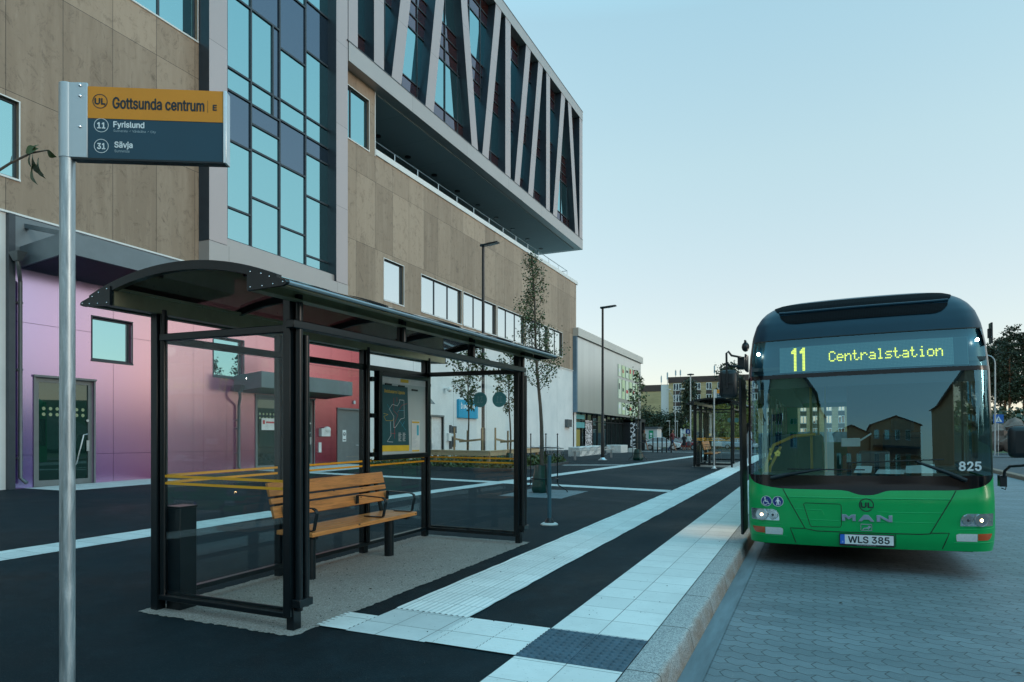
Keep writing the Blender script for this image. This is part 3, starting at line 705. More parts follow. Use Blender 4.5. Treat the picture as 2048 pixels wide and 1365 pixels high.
# ---------------------------------------------------------------- bench
def make_bench():
    t = thing('bench', 'pine slat bench with black armrests inside the nearest glass shelter', 'bench', (-4.38, 5.78, gz(-4.38, 5.78)), group='benches in the bus shelters')
    ya, yb = 4.89, 6.65
    for i in range(4):
        mb = MB(); x = -4.15-.108*i; mb.box(x-.1, x, ya, yb, .445, .487); obj('seat_slat', mb.ground(), M['pine'], t, .006)
    def bp(s, d): return (-4.555-.10*s+d*.96, .56+.36*s+d*.25)     # along the tilted backrest
    for s0, s1 in ((.10,.40), (.455,.60), (.655,1.0)):
        a, b, c, d = bp(s0,.0), bp(s0,.032), bp(s1,.032), bp(s1,.0)
        mb = MB(); mb.prism([a, d, c, b], ya-.06, yb-.0, 'y'); obj('back_slat', mb.ground(), M['pine'], t, .005)
    for y in (5.13, 6.44):
        mb = MB(); mb.tube([(-4.385,y,.0), (-4.385,y,.40)], .053, 20); obj('leg', mb.ground(), M['black_metal'], t, .003)
    for y in (5.0, 6.55):
        mb = MB(); mb.box(-4.55,-4.2,y-.02,y+.02,.41,.444); mb.box(-4.40,-4.36,y-.1,y+.1,.40,.415)
        mb.bar((-4.55,y,.43), bp(1.0,-.02)[0:1]+(y,)+bp(1.0,-.02)[1:], .05, .02, (1,0,0)); obj('bracket', mb.ground(), M['black_metal'], t)
    for y in (4.95, 6.04, 6.60):
        mb = MB(); w = .042; th = .009
        path = [(-4.52,.7), (-4.50,.712), (-4.20,.70), (-4.165,.685), (-4.15,.655), (-4.185,.50), (-4.20,.494), (-4.42,.494)]
        for p, q in zip(path, path[1:]): mb.bar((p[0],y,p[1]), (q[0],y,q[1]), w, th, (.3,0,1))
        mb.box(-4.525,-4.512,y-.021,y+.021,.62,.712)
        obj('armrest', mb.ground(), M['black_metal'], t, .002)
    return t
bench = make_bench()
dup(bench, (DX, DY, DZ), 'pine slat bench with black armrests inside the distant glass shelter')

# ---------------------------------------------------------------- bus stop sign
def make_sign():
    az = R(28.5); base = (-2.806, 1.814, gz(-2.806, 1.814))
    t = thing('bus_stop_sign', 'tall orange and blue bus stop sign on a galvanised pole nearest the camera', 'sign', base, (0,0,az), 'bus stop signs', local=True)
    zt = 2.894-base[2]; zb = zt-.305
    mb = MB(); mb.tube([(0,0,0), (0,0,zb+.005)], .0285, 24); obj('pole', mb, M['galv'], t)
    mb = MB(); mb.lathe([(.1,0), (.1,.012), (.06,.03), (.04,.09), (.03,.095)], (0,0,0), 24); obj('base_plate', mb, M['alu'], t)
    mb = MB(); mb.tube([(0,0,zb), (0,0,zt)], .0305, 24)                          # clamp profile wrapping the pole
    mb.box(0,.09,-.0235,-.014,zb,zt); mb.box(.0,.09,.014,.0235,zb,zt); obj('clamp', mb, M['clamp'], t, .002)
    mb = MB()
    for z in (zt-.012, zt-.055, zt-.18):
        mb.lathe([(.006,0), (.006,.003), (.003,.006)], (0,0,0), 8)
        mb.v[-24:] = [(x+.062, -.0235-z_, y+z) for x, y, z_ in mb.v[-24:]]
    obj('bolt', mb, M['chrome'], t)
    mb = MB(); mb.box(.088,.628,-.018,.018,zb+.001,zt-.012); p = obj('sign_panel', mb, M['sign_blue'], t)
    mb = MB(); mb.box(.0885,.6275,-.0195,-.0182,zt-.142,zt-.0125); obj('orange_field', mb, M['sign_orange'], p)
    mb = MB(); mb.box(.628,.641,-.024,.024,zb-.006,zt-.012); obj('end_cap', mb, M['alu'], t, .002)
    mb = MB(); mb.box(.03,.633,-.02,.02,zb-.007,zb); obj('bottom_cap', mb, M['black_metal'], t)
    k = .00201; F = -.0199
    def q(u, v): return (.088+(u-176)*k, F, zt-(v-170)*.00207-.004)
    def tx(s, u0, u1, v0, v1, mat, b=.0, f=0): return text(s, (u1-u0)*k, (v1-v0)*k, mat, 'lettering', p, (q(u0,v1)[0], F+(.0018 if f else 0), q(u0,v1)[2]), (1,0,0), (0,0,1), .0004, 0, b)
    mb = MB(); mb.ring(q(201,203), .0265, .0295, (0,-1,0), 40, .0006); mb.disc(q(211,212), .0032, (0,-1,0), 10, .0008); obj('logo_ring', mb, M['ink'], p)
    tx('UL', 191, 211, 197, 209, M['ink'], .0017)
    tx('Gottsunda centrum', 226, 406, 193.5, 216, M['ink'], .0017)
    tx('E', 424, 431, 202, 213, M['ink'], .0014)
    mb = MB(); a = q(413,218); mb.box(a[0],a[0]+.001,F-.0006,F,a[2],a[2]+.05); obj('divider', mb, M['ink'], p)
    F = -.0182
    for v, n in ((250,'11'), (291,'31')):
        mb = MB(); mb.ring(q(203,v), .0265, .0285, (0,-1,0), 40, .0006); obj('route_ring', mb, M['white_ink'], p)
        tx(n, 195.5, 210.5, v-5.5, v+6, M['white_ink'], .0013)
    tx('Fyrislund', 227, 287, 241, 256, M['white_ink'], .0011); tx('Sunnersta \u2192 V\u00e5rds\u00e4tra \u2192 City', 227, 310, 257, 263.5, M['grey_ink'])
    tx('S\u00e4vja', 229, 264, 281, 296, M['white_ink'], .0011); tx('Sunnersta', 229, 258, 297, 302.5, M['grey_ink'])
    return t
M['clamp'] = pm('clamp_aluminium', (.5,.55,.58), .4, .55, .05)
sg = make_sign()
s2 = dup(sg, (0,0,0), 'tall orange and blue bus stop sign beside the distant glass shelter', at=(-3.356, 25.3, gz(-3.356, 25.3)), rz=R(20))

# ================================================================ OFFICE BUILDING with brown boards and cantilevered glass box
XW, XF, XG = -16.9, -16.47, -16.86
ob = thing('office_building', 'large brown and violet office building with cantilevered upper floors and slanted fins', 'building', (XW, 28, .6))
def wall_holes(mb, X, y0, y1, z0, z1, holes, depth=.14):
    ys = sorted({y0, y1, *[min(max(v, y0), y1) for h in holes for v in h[:2]]}); zs = sorted({z0, z1, *[min(max(v, z0), z1) for h in holes for v in h[2:]]})
    for a, b in zip(ys, ys[1:]):
        for c, d in zip(zs, zs[1:]):
            my, mz = (a+b)/2, (c+d)/2
            if any(h[0] < my < h[1] and h[2] < mz < h[3] for h in holes): continue
            mb.quad((X,a,c), (X,b,c), (X,b,d), (X,a,d))
    for a, b, c, d in holes:
        mb.quad((X,b,c), (X-depth,b,c), (X-depth,b,d), (X,b,d)); mb.quad((X,a,c), (X,a,d), (X-depth,a,d), (X-depth,a,c))
        mb.quad((X,a,d), (X,b,d), (X-depth,b,d), (X-depth,a,d)); mb.quad((X,a,c), (X-depth,a,c), (X-depth,b,c), (X,b,c))
    return mb
def window(y0, y1, z0, z1, panes=1, glass='glass', trim='white_trim', X=XW, depth=.14, name='window', open_at=None):
    f = .05; mb = MB()
    mb.box(X-depth+.002, X-depth+.05, y0, y0+f, z0, z1); mb.box(X-depth+.002, X-depth+.05, y1-f, y1, z0, z1)
    mb.box(X-depth+.002, X-depth+.049, y0+f, y1-f, z0, z0+f); mb.box(X-depth+.002, X-depth+.049, y0+f, y1-f, z1-f, z1)
    w = (y1-y0)/panes
    cut = open_at or [y0+w*i for i in range(1, panes)]
    for c in cut: mb.box(X-depth+.003, X-depth+.048, c-.035, c+.035, z0+f, z1-f)
    o = obj(name, mb, M['reveal'], ob)
    e = [y0]+list(cut)+[y1]; mb = MB()
    for a, b in zip(e, e[1:]): mb.quad((X-depth+.02,a,z0), (X-depth+.02,b,z0), (X-depth+.02,b,z1), (X-depth+.02,a,z1))
    obj('pane', mb, M[glass], o)
    if trim:
        mb = MB(); mb.box(X-.004, X+.028, y0-.03, y1+.03, z0-.045, z0); mb.box(X-.004, X+.015, y0-.03, y1+.03, z1, z1+.03); mb.box(X-.004, X+.014, y0-.028, y0, z0, z1); mb.box(X-.004, X+.014, y1, y1+.028, z0, z1)
        obj('window_trim', mb, M[trim], o)
    return o
mb = MB(); mb.box(-46,-17.15,-12,50.0,-1,12.9); mb.box(-46,-17.15,-12,21.4,12.9,27); obj('building_core', mb, M['reveal'], ob)
# brown boards, left part (up to the roof) and right part (up to the parapet)
wl_ = [(7.6,9.80,7.46,9.25), (10.9,14.80,13.33,15.6)]
mb = wall_holes(MB(), XW, -12, 14.86, 6.66, 27, wl_); obj('board_wall', mb, M['cladding'], ob, flat=True)
window(7.6, 9.80, 7.46, 9.25, open_at=[8.7]); window(10.9, 14.80, 13.33, 15.6, open_at=[12.2,13.55])
rib = [(27.46,31.43), (31.64,35.62), (35.84,39.82), (40.06,43.96), (44.19,46.88)]
hr = [(24.43,25.96,7.42,9.18)]+[(a, b, 7.43, 9.16) for a, b in rib]
mb = wall_holes(MB(), XW, 21.40, 50.0, 6.66, 13.36, hr); obj('board_wall', mb, M['cladding'], ob, flat=True)
mb = wall_holes(MB(), XW, 21.40, 23.79, 13.36, 16.03, [(21.95,23.36,13.31,15.43)]); obj('board_wall', mb, M['cladding'], ob, flat=True)
window(24.43, 25.96, 7.42, 9.18, glass='glass_pale'); window(21.95, 23.36, 13.36, 15.43, open_at=[22.25])
for i, (a, b) in enumerate(rib): window(a, b, 7.43, 9.16, 2 if i == 4 else 3, 'glass_pale')
mb = MB(); mb.box(XW-.3, XW-.002, 49.9, 50.0, 0, 13.3); obj('wall_end', mb, M['cladding'], ob)
# drip flashing between storeys, parapet coping, terrace rail
mb = MB(); mb.box(XW-.01, XW+.05, -12, 49.4, 6.615, 6.66); obj('flashing', mb, M['white_trim'], ob)
mb = MB(); mb.box(XW-.4, XW+.05, 23.8, 50.3, 13.36, 13.60); mb.box(XW-.02, XW+.02, 23.76, 23.8, 13.3, 16.0); obj('coping', mb, M['white_trim'], ob)
mb = MB(); mb.tube([(XW-.1,23.9,14.0), (XW-.1,48.2,14.0), (XW-.9,48.2,14.0)], .022, 6)
for i in range(13): mb.tube([(XW-.1,25.4+i*1.9,13.5), (XW-.1,25.4+i*1.9,14.0)], .02, 6)
obj('terrace_railing', mb, M['alu'], ob)
mb = MB(); mb.box(-26,-25.8,21.5,50,12.9,16.0); obj('terrace_wall', mb, M['reveal'], ob)
# plaster wall and coloured board wall at street level
dh = [(28.35,29.5,.2,2.54)]
mb = wall_holes(MB(), XW, 22.83, 50.0, -.6, 6.62, dh, .2); obj('plaster_wall', mb, M['plaster'], ob, flat=True)
mb = wall_holes(MB(), XW, -12, 9.66, -.6, 6.62, [], .1); obj('plaster_wall', mb, M['plaster'], ob, flat=True)
dw = [(10.16,11.59,.1,2.92), (11.56,12.66,3.48,4.58), (15.4,16.6,3.39,4.6), (17.14,19.96,.1,2.88), (21.35,22.77,.1,2.6)]
mb = wall_holes(MB(), XW, 9.66, 22.83, -.4, 6.62, dw); obj('coloured_wall', mb, M['irid'], ob, flat=True)
window(11.56, 12.66, 3.48, 4.58, trim='reveal'); window(15.4, 16.6, 3.39, 4.6, trim='reveal')
# doors
def glass_door(y0, y1, z0, z1, split=None, dots=True):
    X = XW-.1; mb = MB(); f = .11
    xs = [y0]+(split or [])+[y1]
    for a, b in zip(xs, xs[1:]):
        mb.box(X, X+.06, a, a+f, z0, z1); mb.box(X, X+.06, b-f, b, z0, z1); mb.box(X, X+.059, a+f, b-f, z1-f, z1); mb.box(X, X+.059, a+f, b-f, z0, z0+.16)
    o = obj('door', mb, M['door_grey'], ob)
    mb = MB()
    for a, b in zip(xs, xs[1:]): mb.quad((X+.03,a,z0), (X+.03,b,z0), (X+.03,b,z1), (X+.03,a,z1))
    obj('pane', mb, M['door_glass'], o)
    mb = MB(); mb.box(XW-.01, XW+.06, y0-.05, y1+.05, z1, z1+.05); mb.box(XW-.01, XW+.03, y0-.04, y0, z0, z1); mb.box(XW-.01, XW+.03, y1, y1+.04, z0, z1); obj('door_surround', mb, M['door_grey'], o)
    mb = MB(); h = y1-.14
    mb.tube([(X+.1,h-.02,z0+1.28), (X+.14,h-.14,z0+1.26), (X+.14,h-.32,z0+.55), (X+.1,h-.34,z0+.5)], .016, 8); mb.box(X+.055,X+.075,h-.02,h+.05,z0+.85,z0+1.12); mb.disc((X+.061,h+.01,z0+1.62), .035, (1,0,0), 12, .01)
    obj('handle', mb, M['alu'], o)
    if dots:
        mb = MB()
        for r in range(2):
            for i in range(7):
                y = y0+.24+i*.16
                if y < y1-.2: mb.disc((X+.032, y, z0+1.75+r*.14), .042, (1,0,0), 14, .002)
        obj('door_dots', mb, M['door_dot'], o)
    return o
M['door_dot'] = pm('frosted_dots', (.28,.34,.2), .6)
M['door_glass'] = mirror_glass('dark_door_glass', (.8,.95,.9), (.008,.028,.024), .06, .02)
glass_door(10.16, 11.59, .29, 2.92); d2 = glass_door(17.14, 19.96, .4, 2.88, [18.6])
mb = MB(); mb.box(XW-.065, XW-.06, 17.45, 18.35, 1.75, 2.15); obj('notice', mb, M['white_ink'], d2)
mb = MB(); mb.box(XW-.0598, XW-.059, 17.5, 17.6, 1.95, 2.08); mb.box(XW-.0598, XW-.059, 17.65, 18.2, 1.98, 2.04); obj('notice_print', mb, M['red_ink'], d2)
mb = MB(); mb.box(XW-.08, XW-.03, 21.35, 22.77, .3, 2.6); d3 = obj('door', mb, M['door_grey'], ob)
mb = MB(); mb.box(XW-.02, XW+.05, 21.3, 22.82, 2.6, 2.66); mb.box(XW-.02, XW+.03, 21.3, 21.35, .3, 2.6); obj('door_surround', mb, M['door_grey'], d3)
mb = MB(); mb.box(XW-.028, XW-.024, 21.68, 21.9, 1.35, 1.8); n_ = obj('no_smoking_sign', mb, M['white_ink'], d3)
mb = MB(); mb.ring((XW-.023,21.79,1.64), .05, .075, (1,0,0), 20, .002); mb.box(XW-.023,XW-.021,21.72,21.86,1.4,1.44); mb.box(XW-.023,XW-.021,21.73,21.85,1.62,1.65); obj('sign_print', mb, M['ink'], d3)
mb = MB(); mb.tube([(XW-.03,22.6,1.2), (XW+.04,22.6,1.2), (XW+.04,22.45,1.2)], .014, 6); obj('handle', mb, M['alu'], d3)
mb = MB(); mb.box(XW-.15, XW-.1, 28.35, 29.5, .3, 2.54); d4 = obj('door', mb, M['white_plastic'], ob)
mb = MB(); mb.box(XW-.02, XW+.04, 28.28, 29.57, 2.54, 2.62); mb.box(XW-.02, XW+.03, 28.28, 28.35, .3, 2.54); mb.box(XW-.198, XW+.03, 29.5, 29.57, .3, 2.54); obj('door_surround', mb, M['door_grey'], d4)
mb = MB(); mb.tube([(XW-.1,28.55,.95), (XW-.04,28.5,1.05), (XW-.04,28.5,1.4), (XW-.1,28.55,1.5)], .018, 6); obj('handle', mb, M['alu'], d4)
# porch canopies, downpipes
def canopy(y0, y1, zf0, zf1, zb0, zb1, X):
    mb = MB(); mb.hexa([(XW,y0,zb0), (X,y0,zf0), (X,y1,zf0), (XW,y1,zb0)], [(XW,y0,zb1), (X,y0,zf1), (X,y1,zf1), (XW,y1,zb1)])
    c = obj('canopy', mb, M['canopy_metal'], ob)
    mb = MB(); mb.hexa([(XW,y0+.06,zb0-.012), (X-.06,y0+.06,zf0-.012), (X-.06,y1-.06,zf0-.012), (XW,y1-.06,zb0-.012)], [(XW,y0+.06,zb0-.003), (X-.06,y0+.06,zf0-.003), (X-.06,y1-.06,zf0-.003), (XW,y1-.06,zb0-.003)])
    obj('canopy_soffit', mb, M['dark_metal'], c); return c
c1 = canopy(9.8, 14.6, 5.58, 6.06, 5.42, 5.9, -15.2)
c2 = canopy(16.2, 20.75, 3.06, 3.56, 2.96, 3.45, -15.75)
mb = MB(); mb.ball((-15.7,12.2,5.5), (.06,.06,.05), 10, 6); obj('canopy_lamp', mb, M['white_plastic'], c1)
mb = MB(); mb.bar((XW+.02,9.95,6.42), (-15.3,10.3,6.05), .1, .1); mb.bar((XW+.02,12.6,6.5), (-15.3,12.6,6.07), .06, .06); obj('canopy_stay', mb, M['canopy_metal'], c1)
def pipe(y, zt, xo, name='downpipe'):
    mb = MB(); mb.tube([(XW+.28,y-.05,zt), (XW+.28,y-.02,zt-.18), (XW+.09,y+.12,zt-.42), (XW+.09,y+.12,.55), (XW+.2,y+.2,.42)], .045, 10)
    for z in (zt-.9, (zt+.6)/2, 1.0): mb.box(XW, XW+.1, y+.06, y+.18, z-.02, z+.02)
    mb.hexa([(XW+.2,y-.1,zt), (XW+.36,y-.1,zt), (XW+.36,y,zt), (XW+.2,y,zt)], [(XW+.12,y-.16,zt+.2), (XW+.46,y-.16,zt+.2), (XW+.46,y+.06,zt+.2), (XW+.12,y+.06,zt+.2)])
    return obj(name, mb, M['grey_metal'], ob)
pipe(9.66, 5.5, .2); pipe(16.2, 2.95, .2)
mb = MB(); mb.box(XW, XW+.03, 9.66, 14.84, 5.75, 6.6); obj('grey_panel', mb, M['canopy_metal'], ob)
mb = MB(); mb.box(XW, XW+.12, 9.52, 9.66, -.3, 6.6); obj('corner_profile', mb, M['reveal'], ob)
# wall fittings on the coloured and plaster walls
mb = MB(); mb.box(XW, XW+.14, 20.25, 20.75, 1.55, 1.85); mb.ball((XW+.1,20.6,1.8), (.1,.2,.12), 10, 6); obj('card_reader', mb, M['white_plastic'], ob)
mb = MB(); mb.box(XW, XW+.05, 20.2, 20.34, .95, 1.32); obj('push_button', mb, M['white_plastic'], ob)
mb = MB(); mb.box(XW, XW+.05, 22.3, 22.4, 2.85, 2.98); obj('door_sensor', mb, M['white_plastic'], ob)
mb = MB(); mb.box(XW, XW+.12, 29.85, 30.15, 1.35, 1.75); mb.ball((XW+.1,30.3,1.62), (.09,.16,.09), 8, 5); obj('card_reader', mb, M['white_plastic'], ob)
mb = MB(); mb.tube([(XW,29.6,3.95), (XW+.25,29.6,3.95)], .05, 8); mb.ball((XW+.3,29.6,3.9), .13, 10, 6); obj('security_camera', mb, M['white_plastic'], ob)
mb = MB(); mb.box(XW, XW+.12, 30.9, 33.1, 2.55, 3.5); bs = obj('wall_sign', mb, pm('blue_sign', (.01,.33,.55), .45, 0, .05), ob)
text('b', .16, .34, M['white_ink'], 'lettering', bs, (XW+.121,31.15,3.02), (0,1,0), (0,0,1), .002, 0, .01)
mb = MB()
for i in range(8): mb.box(XW+.12, XW+.123, 31.42+i*.165, 31.53+i*.165, 3.02+.05*(i % 3 == 1), 3.24)
obj('lettering', mb, M['white_ink'], bs)
mb = MB(); mb.box(XW, XW+.1, 30.1, 30.22, .95, 2.15); mb.box(XW, XW+.08, 30.22, 30.75, 1.75, 2.1); mb.box(XW, XW+.08, 30.3, 30.65, 1.05, 1.7); obj('notice_board', mb, M['reveal'], ob)
mb = MB(); mb.box(XW, XW+.22, 47.4, 48.4, 2.35, 2.9); obj('meter_box', mb, M['grey_metal'], ob)
mb = MB(); mb.hexa([(XW,26.9,3.1), (XW+.5,26.9,3.1), (XW+.5,27.9,3.1), (XW,27.9,3.1)], [(XW,26.9,3.6), (XW+.02,26.9,3.6), (XW+.02,27.9,3.6), (XW,27.9,3.6)]); obj('lamp_hood', mb, M['grey_metal'], ob)
# ---------------- framed bay window
bw = MB(); bw.box(XW-.1, XF, 14.85, 15.53, 7.375, 27); bw.box(XW-.1, XF, 20.73, 21.41, 7.375, 27)
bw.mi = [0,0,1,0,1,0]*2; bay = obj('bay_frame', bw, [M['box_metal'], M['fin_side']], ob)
mb = MB(); mb.box(XW-.1, XF-.002, 14.85, 21.43, 6.69, 7.36); mb.box(XW-.1, XF-.11, 14.9, 21.4, 7.36, 7.38); obj('bay_sill', mb, M['fascia_metal'], bay)
mb = MB(); mb.box(XG-.05, XF-.1, 15.53, 20.73, 7.38, 7.62); obj('bay_inner_sill', mb, M['fascia_metal'], bay)
mb = MB(); mb.box(XG-.05, XF-.003, 15.531, 15.55, 7.62, 27); mb.box(XG-.05, XF-.003, 20.71, 20.729, 7.62, 27); obj('bay_reveal', mb, M['reveal'], bay)
cols = [(15.55,16.85,[(7.7,8.72,'V'),(8.72,10.84,'V'),(10.84,12.40,'S'),(12.40,13.11,'V'),(13.11,15.46,'V'),(15.46,17.2,'V'),(17.2,18.6,'S'),(18.6,22,'V'),(22,27,'S')]),
        (16.85,18.15,[(7.7,9.345,'V'),(9.345,10.9,'V'),(10.9,11.74,'V'),(11.74,12.37,'S'),(12.37,13.09,'V'),(13.09,15.47,'V'),(15.47,17.6,'S'),(17.6,20,'V'),(20,27,'V')]),
        (18.15,19.45,[(7.7,8.77,'V'),(8.77,10.89,'V'),(10.89,12.42,'S'),(12.42,13.13,'V'),(13.13,14.89,'V'),(14.89,17.0,'S'),(17.0,20,'V'),(20,27,'S')]),
        (19.45,20.71,[(7.7,8.09,'V'),(8.09,10.25,'V'),(10.25,11.78,'V'),(11.78,12.39,'S'),(12.39,13.1,'V'),(13.1,15.48,'V'),(15.48,17.3,'S'),(17.3,21,'V'),(21,27,'V')])]
gv, gs_, gm = MB(), MB(), MB()
for a, b, rows in cols:
    gm.box(XG-.03, XG+.05, a-.03, a+.03, 7.62, 27)
    for c, d, k in rows:
        gm.box(XG-.03, XG+.049, a+.03, b-.03, c-.03, c+.03)
        for A, B, K in ([(a, b-.32, k), (b-.32, b, 'S')] if (a == 16.85 and 12.3 < c < 15) else [(a, b, k)]):
            (gs_ if K == 'S' else gv).quad((XG,A,c), (XG,B,c), (XG,B,d), (XG,A,d))
gm.box(XG-.03, XG+.048, 17.8, 17.86, 12.4, 15.44)
g_ = obj('bay_glazing', gv, M['glass'], ob, flat=True); obj('spandrel_panel', gs_, M['spandrel'], g_, flat=True); obj('mullion', gm, M['reveal'], g_)
# ---------------- cantilevered box
Y0, Y1 = 21.45, 50.25
mb = MB(); mb.box(-34, XF+.02, Y0, Y1, 16.03, 16.78); mb.box(-34, XF+.02, Y0, Y1, 25.95, 26.62); bx = obj('box_frame', mb, M['fascia_metal'], ob)
mb = MB(); mb.box(-33.5, XF-.5, Y0+.3, Y1-.6, 15.98, 16.028); obj('soffit', mb, M['soffit'], bx)
mb = MB(); mb.box(-34, XF+.035, Y0, Y1+.02, 26.62, 26.66); mb.box(XF, XF+.032, Y0-.1, Y1+.01, 16.76, 16.80); obj('roof_flashing', mb, M['reveal'], bx)
mb = MB(); mb.box(-34, -17.0, Y0, Y1-.12, 16.78, 25.95); obj('box_core', mb, M['reveal'], bx)
for i in range(10): obj('downlight', MB().lathe([(.16,0), (.16,-.04), (.09,-.04)], (-19.2,24.6+i*2.65,15.978), 14), M['black_metal'], bx)
fins = [(21.45,21.45,.59), (23.12,23.12,.7), (24.38,26.06,.73), (27.12,28.68,.73), (31.76,30.18,.72), (32.98,34.69,.74), (35.97,35.99,.74), (37.30,39.08,.74), (39.41,41.13,.77), (42.50,42.55,.69), (43.8,45.5,.78), (48.53,46.87,.74), (49.52,49.52,.73)]
for yb, yt, w in fins:
    mb = MB(); z0, z1 = 16.80, 25.95
    mb.hexa([(-17,yb,z0), (XF,yb,z0), (XF,yb+w,z0), (-17,yb+w,z0)], [(-17,yt,z1), (XF,yt,z1), (XF,yt+w,z1), (-17,yt+w,z1)])
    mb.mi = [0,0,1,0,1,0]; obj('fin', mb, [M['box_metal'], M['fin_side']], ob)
rows = [(16.8,17.8,'S'), (17.8,20.2,'V'), (20.2,20.85,'S'), (20.85,21.5,'S'), (21.5,22.1,'S'), (22.1,24.5,'V'), (24.5,25.2,'S'), (25.2,25.95,'S')]
gv, gs_, gm = MB(), MB(), MB(); XB = -16.94
for i in range(23):
    a = 21.9+1.3*i-1.3; b = a+1.3
    if a > Y1-.9: break
    b = min(b, Y1-.2); gm.box(XB-.02, XB+.05, a-.025, a+.025, 16.8, 25.95)
    for c, d, k in rows:
        s_ = .65 if i % 3 == 1 and 20 < c < 23 else 0
        (gs_ if k == 'S' else gv).quad((XB,a,c), (XB,b,c), (XB,b,d), (XB,a,d))
for c, d, k in rows: gm.box(XB-.02, XB+.049, Y0, Y1-.2, c-.025, c+.025)
g_ = obj('box_glazing', gv, M['glass'], ob, flat=True); obj('spandrel_panel', gs_, M['spandrel_red'], g_, flat=True); obj('mullion', gm, M['reveal'], g_)

# ================================================================ SHOP with pale metal front
sp = thing('shop_building', 'low shop with a pale metal upper wall above a dark glass front', 'building', (-16.6, 60, .2))
mb = MB(); mb.box(-50, -16.62, 49.45, 70.0, 3.55, 9.3); obj('metal_wall', mb, M['steel_sheet'], sp)
mb = MB(); mb.box(-50, -16.45, 49.2, 70.3, 9.28, 9.9); obj('roof_cap', mb, panel_metal('cap_metal', (.6,.6,.57), .5, .4, 2.6, 60, 0, 0, (.3,.3,.3)), sp)
mb = MB(); mb.box(-16.95, -16.595, 49.2, 49.46, 3.5, 9.27); obj('corner_trim', mb, pm('blue_grey_trim', (.13,.22,.3), .4, .3, .1), sp)
mb = MB(); mb.quad((-17.3,49.5,-.5), (-17.3,70,-.5), (-17.3,70,3.56), (-17.3,49.5,3.56)); sf = obj('shop_front', mb, M['store_glass'], sp, flat=True)
mb = MB()
for i in range(15): mb.box(-17.32, -17.22, 49.5+i*1.45, 49.57+i*1.45, -.3, 3.54)
mb.box(-17.31, -17.23, 49.5, 70, 2.9, 2.97); mb.box(-17.4, -16.9, 49.25, 49.48, -.4, 3.5); obj('mullion', mb, M['dark_metal'], sf)
mb = MB(); mb.box(-17.21, -17.19, 50.5, 51.8, .9, 2.2); obj('yellow_poster', mb, pm('olive_yellow_poster', (.3,.25,.05), .6), sf)
mb = MB(); mb.box(-17.21, -17.19, 50.2, 53, 2.35, 2.8); mb.box(-17.21,-17.19,50.2,53,3.05,3.4); obj('teal_poster', mb, M['sticker'], sf)
mb = MB(); mb.box(-17.2,-15.6,65.4,65.55,.1,3.3); mb.box(-17.2,-15.6,67.3,67.45,.1,3.3); mb.box(-17.2,-15.55,65.4,67.45,3.1,3.4); obj('entrance_porch', mb, M['dark_metal'], sp)
mb = MB(); mb.quad((-17.15,65.5,.1), (-17.15,67.3,.1), (-17.15,67.3,3.1), (-17.15,65.5,3.1)); obj('doorway', mb, M['bark'], sp, flat=True)
def squiggle():
    m, N, L, b = newmat('black_white_maze_print')
    t = N.new('ShaderNodeTexCoord'); w = N.new('ShaderNodeTexVoronoi'); w.feature = 'DISTANCE_TO_EDGE'; w.inputs['Scale'].default_value = 4.2; L.new(t.outputs['Object'], w.inputs['Vector'])
    L.new(ramp(N, L, w.outputs['Distance'], [(.1, (.75,.72,.75)), (.14, (.02,.02,.02))]), b.inputs['Base Color']); b.inputs['Roughness'].default_value = .5; return m
M['maze'] = squiggle()
mb = MB(); mb.box(-17.21,-17.19,53.2,55.0,.5,3.0); obj('maze_print', mb, M['maze'], sf)
adm = [pm('lit_poster_green', (.62,.74,.46), .5, 0, .05), pm('lit_poster_pale', (.72,.8,.64), .5, 0, .05)]
r3 = random.Random(4)
for z0, z1 in ((7.25,8.35), (5.2,7.0), (3.75,4.85)):
    for i in range(6):
        y = 61.1+i*1.33; mb = MB(); mb.box(-16.618,-16.57,y,y+1.0,z0,z1); p = obj('advert_panel', mb, adm[(i+int(z0)) % 2], sp)
        mb = MB(); w = .3+.5*r3.random(); c = z0+(z1-z0)*(.35+.2*r3.random()); mb.box(-16.57,-16.565,y+.1,y+.1+w,c,c+.35*(z1-z0)*r3.random()+.12)
        obj('advert_print', mb, M[('red_ink','white_ink','red_ink','grey_ink','ink')[r3.randrange(5)]], p)

# ================================================================ CITY BUS
bus = thing('bus', 'green and black city bus standing at the kerb with a lit route display', 'bus', (.506, 8.5, gz(.506, 8.5)-.165), (.0139, -.0148, 0), local=True)
def lerp(tab, v):
    if v <= tab[0][0]: return tab[0][1]
    for (a, b), (c, d) in zip(tab, tab[1:]):
        if v <= c: return b+(d-b)*(v-a)/(c-a)
    return tab[-1][1]
HW = [(.28,1.235), (.5,1.25), (2.2,1.245), (2.5,1.225), (2.75,1.19), (2.9,1.15), (3.0,1.098), (3.07,1.04), (3.14,.955), (3.19,.86), (3.24,.7)]
YF = [(.28,.05), (.36,.015), (.45,.0), (.84,.0), (.95,.04), (1.1,.055), (1.7,.085), (2.23,.13), (2.67,.20), (2.8,.25), (2.9,.305), (3.0,.385), (3.08,.48), (3.14,.59), (3.18,.71), (3.21,.85), (3.24,1.15)]
def yo(x, z):
    h = lerp(HW, z); a = min(1, abs(x)/h); t = max(0, (abs(x)-(h-.2))/.2); t = min(1, t)
    return .11*a*a+.2*(1-math.sqrt(max(0, 1-t*t)))
def S(x, z, off=0):
    m = (lerp(YF, z+.01)-lerp(YF, z-.01))/.02; k = off/math.sqrt(1+m*m)
    return (x, lerp(YF, z)+yo(x, z)-k, z+k*m)
SS = sorted({s*q for s in (-1, 1) for q in (0,.1,.2,.3,.4,.5,.6,.7,.78,.84,.875,.9,.92,.94,.955,.97,.98,.988,.994,.998,1)})
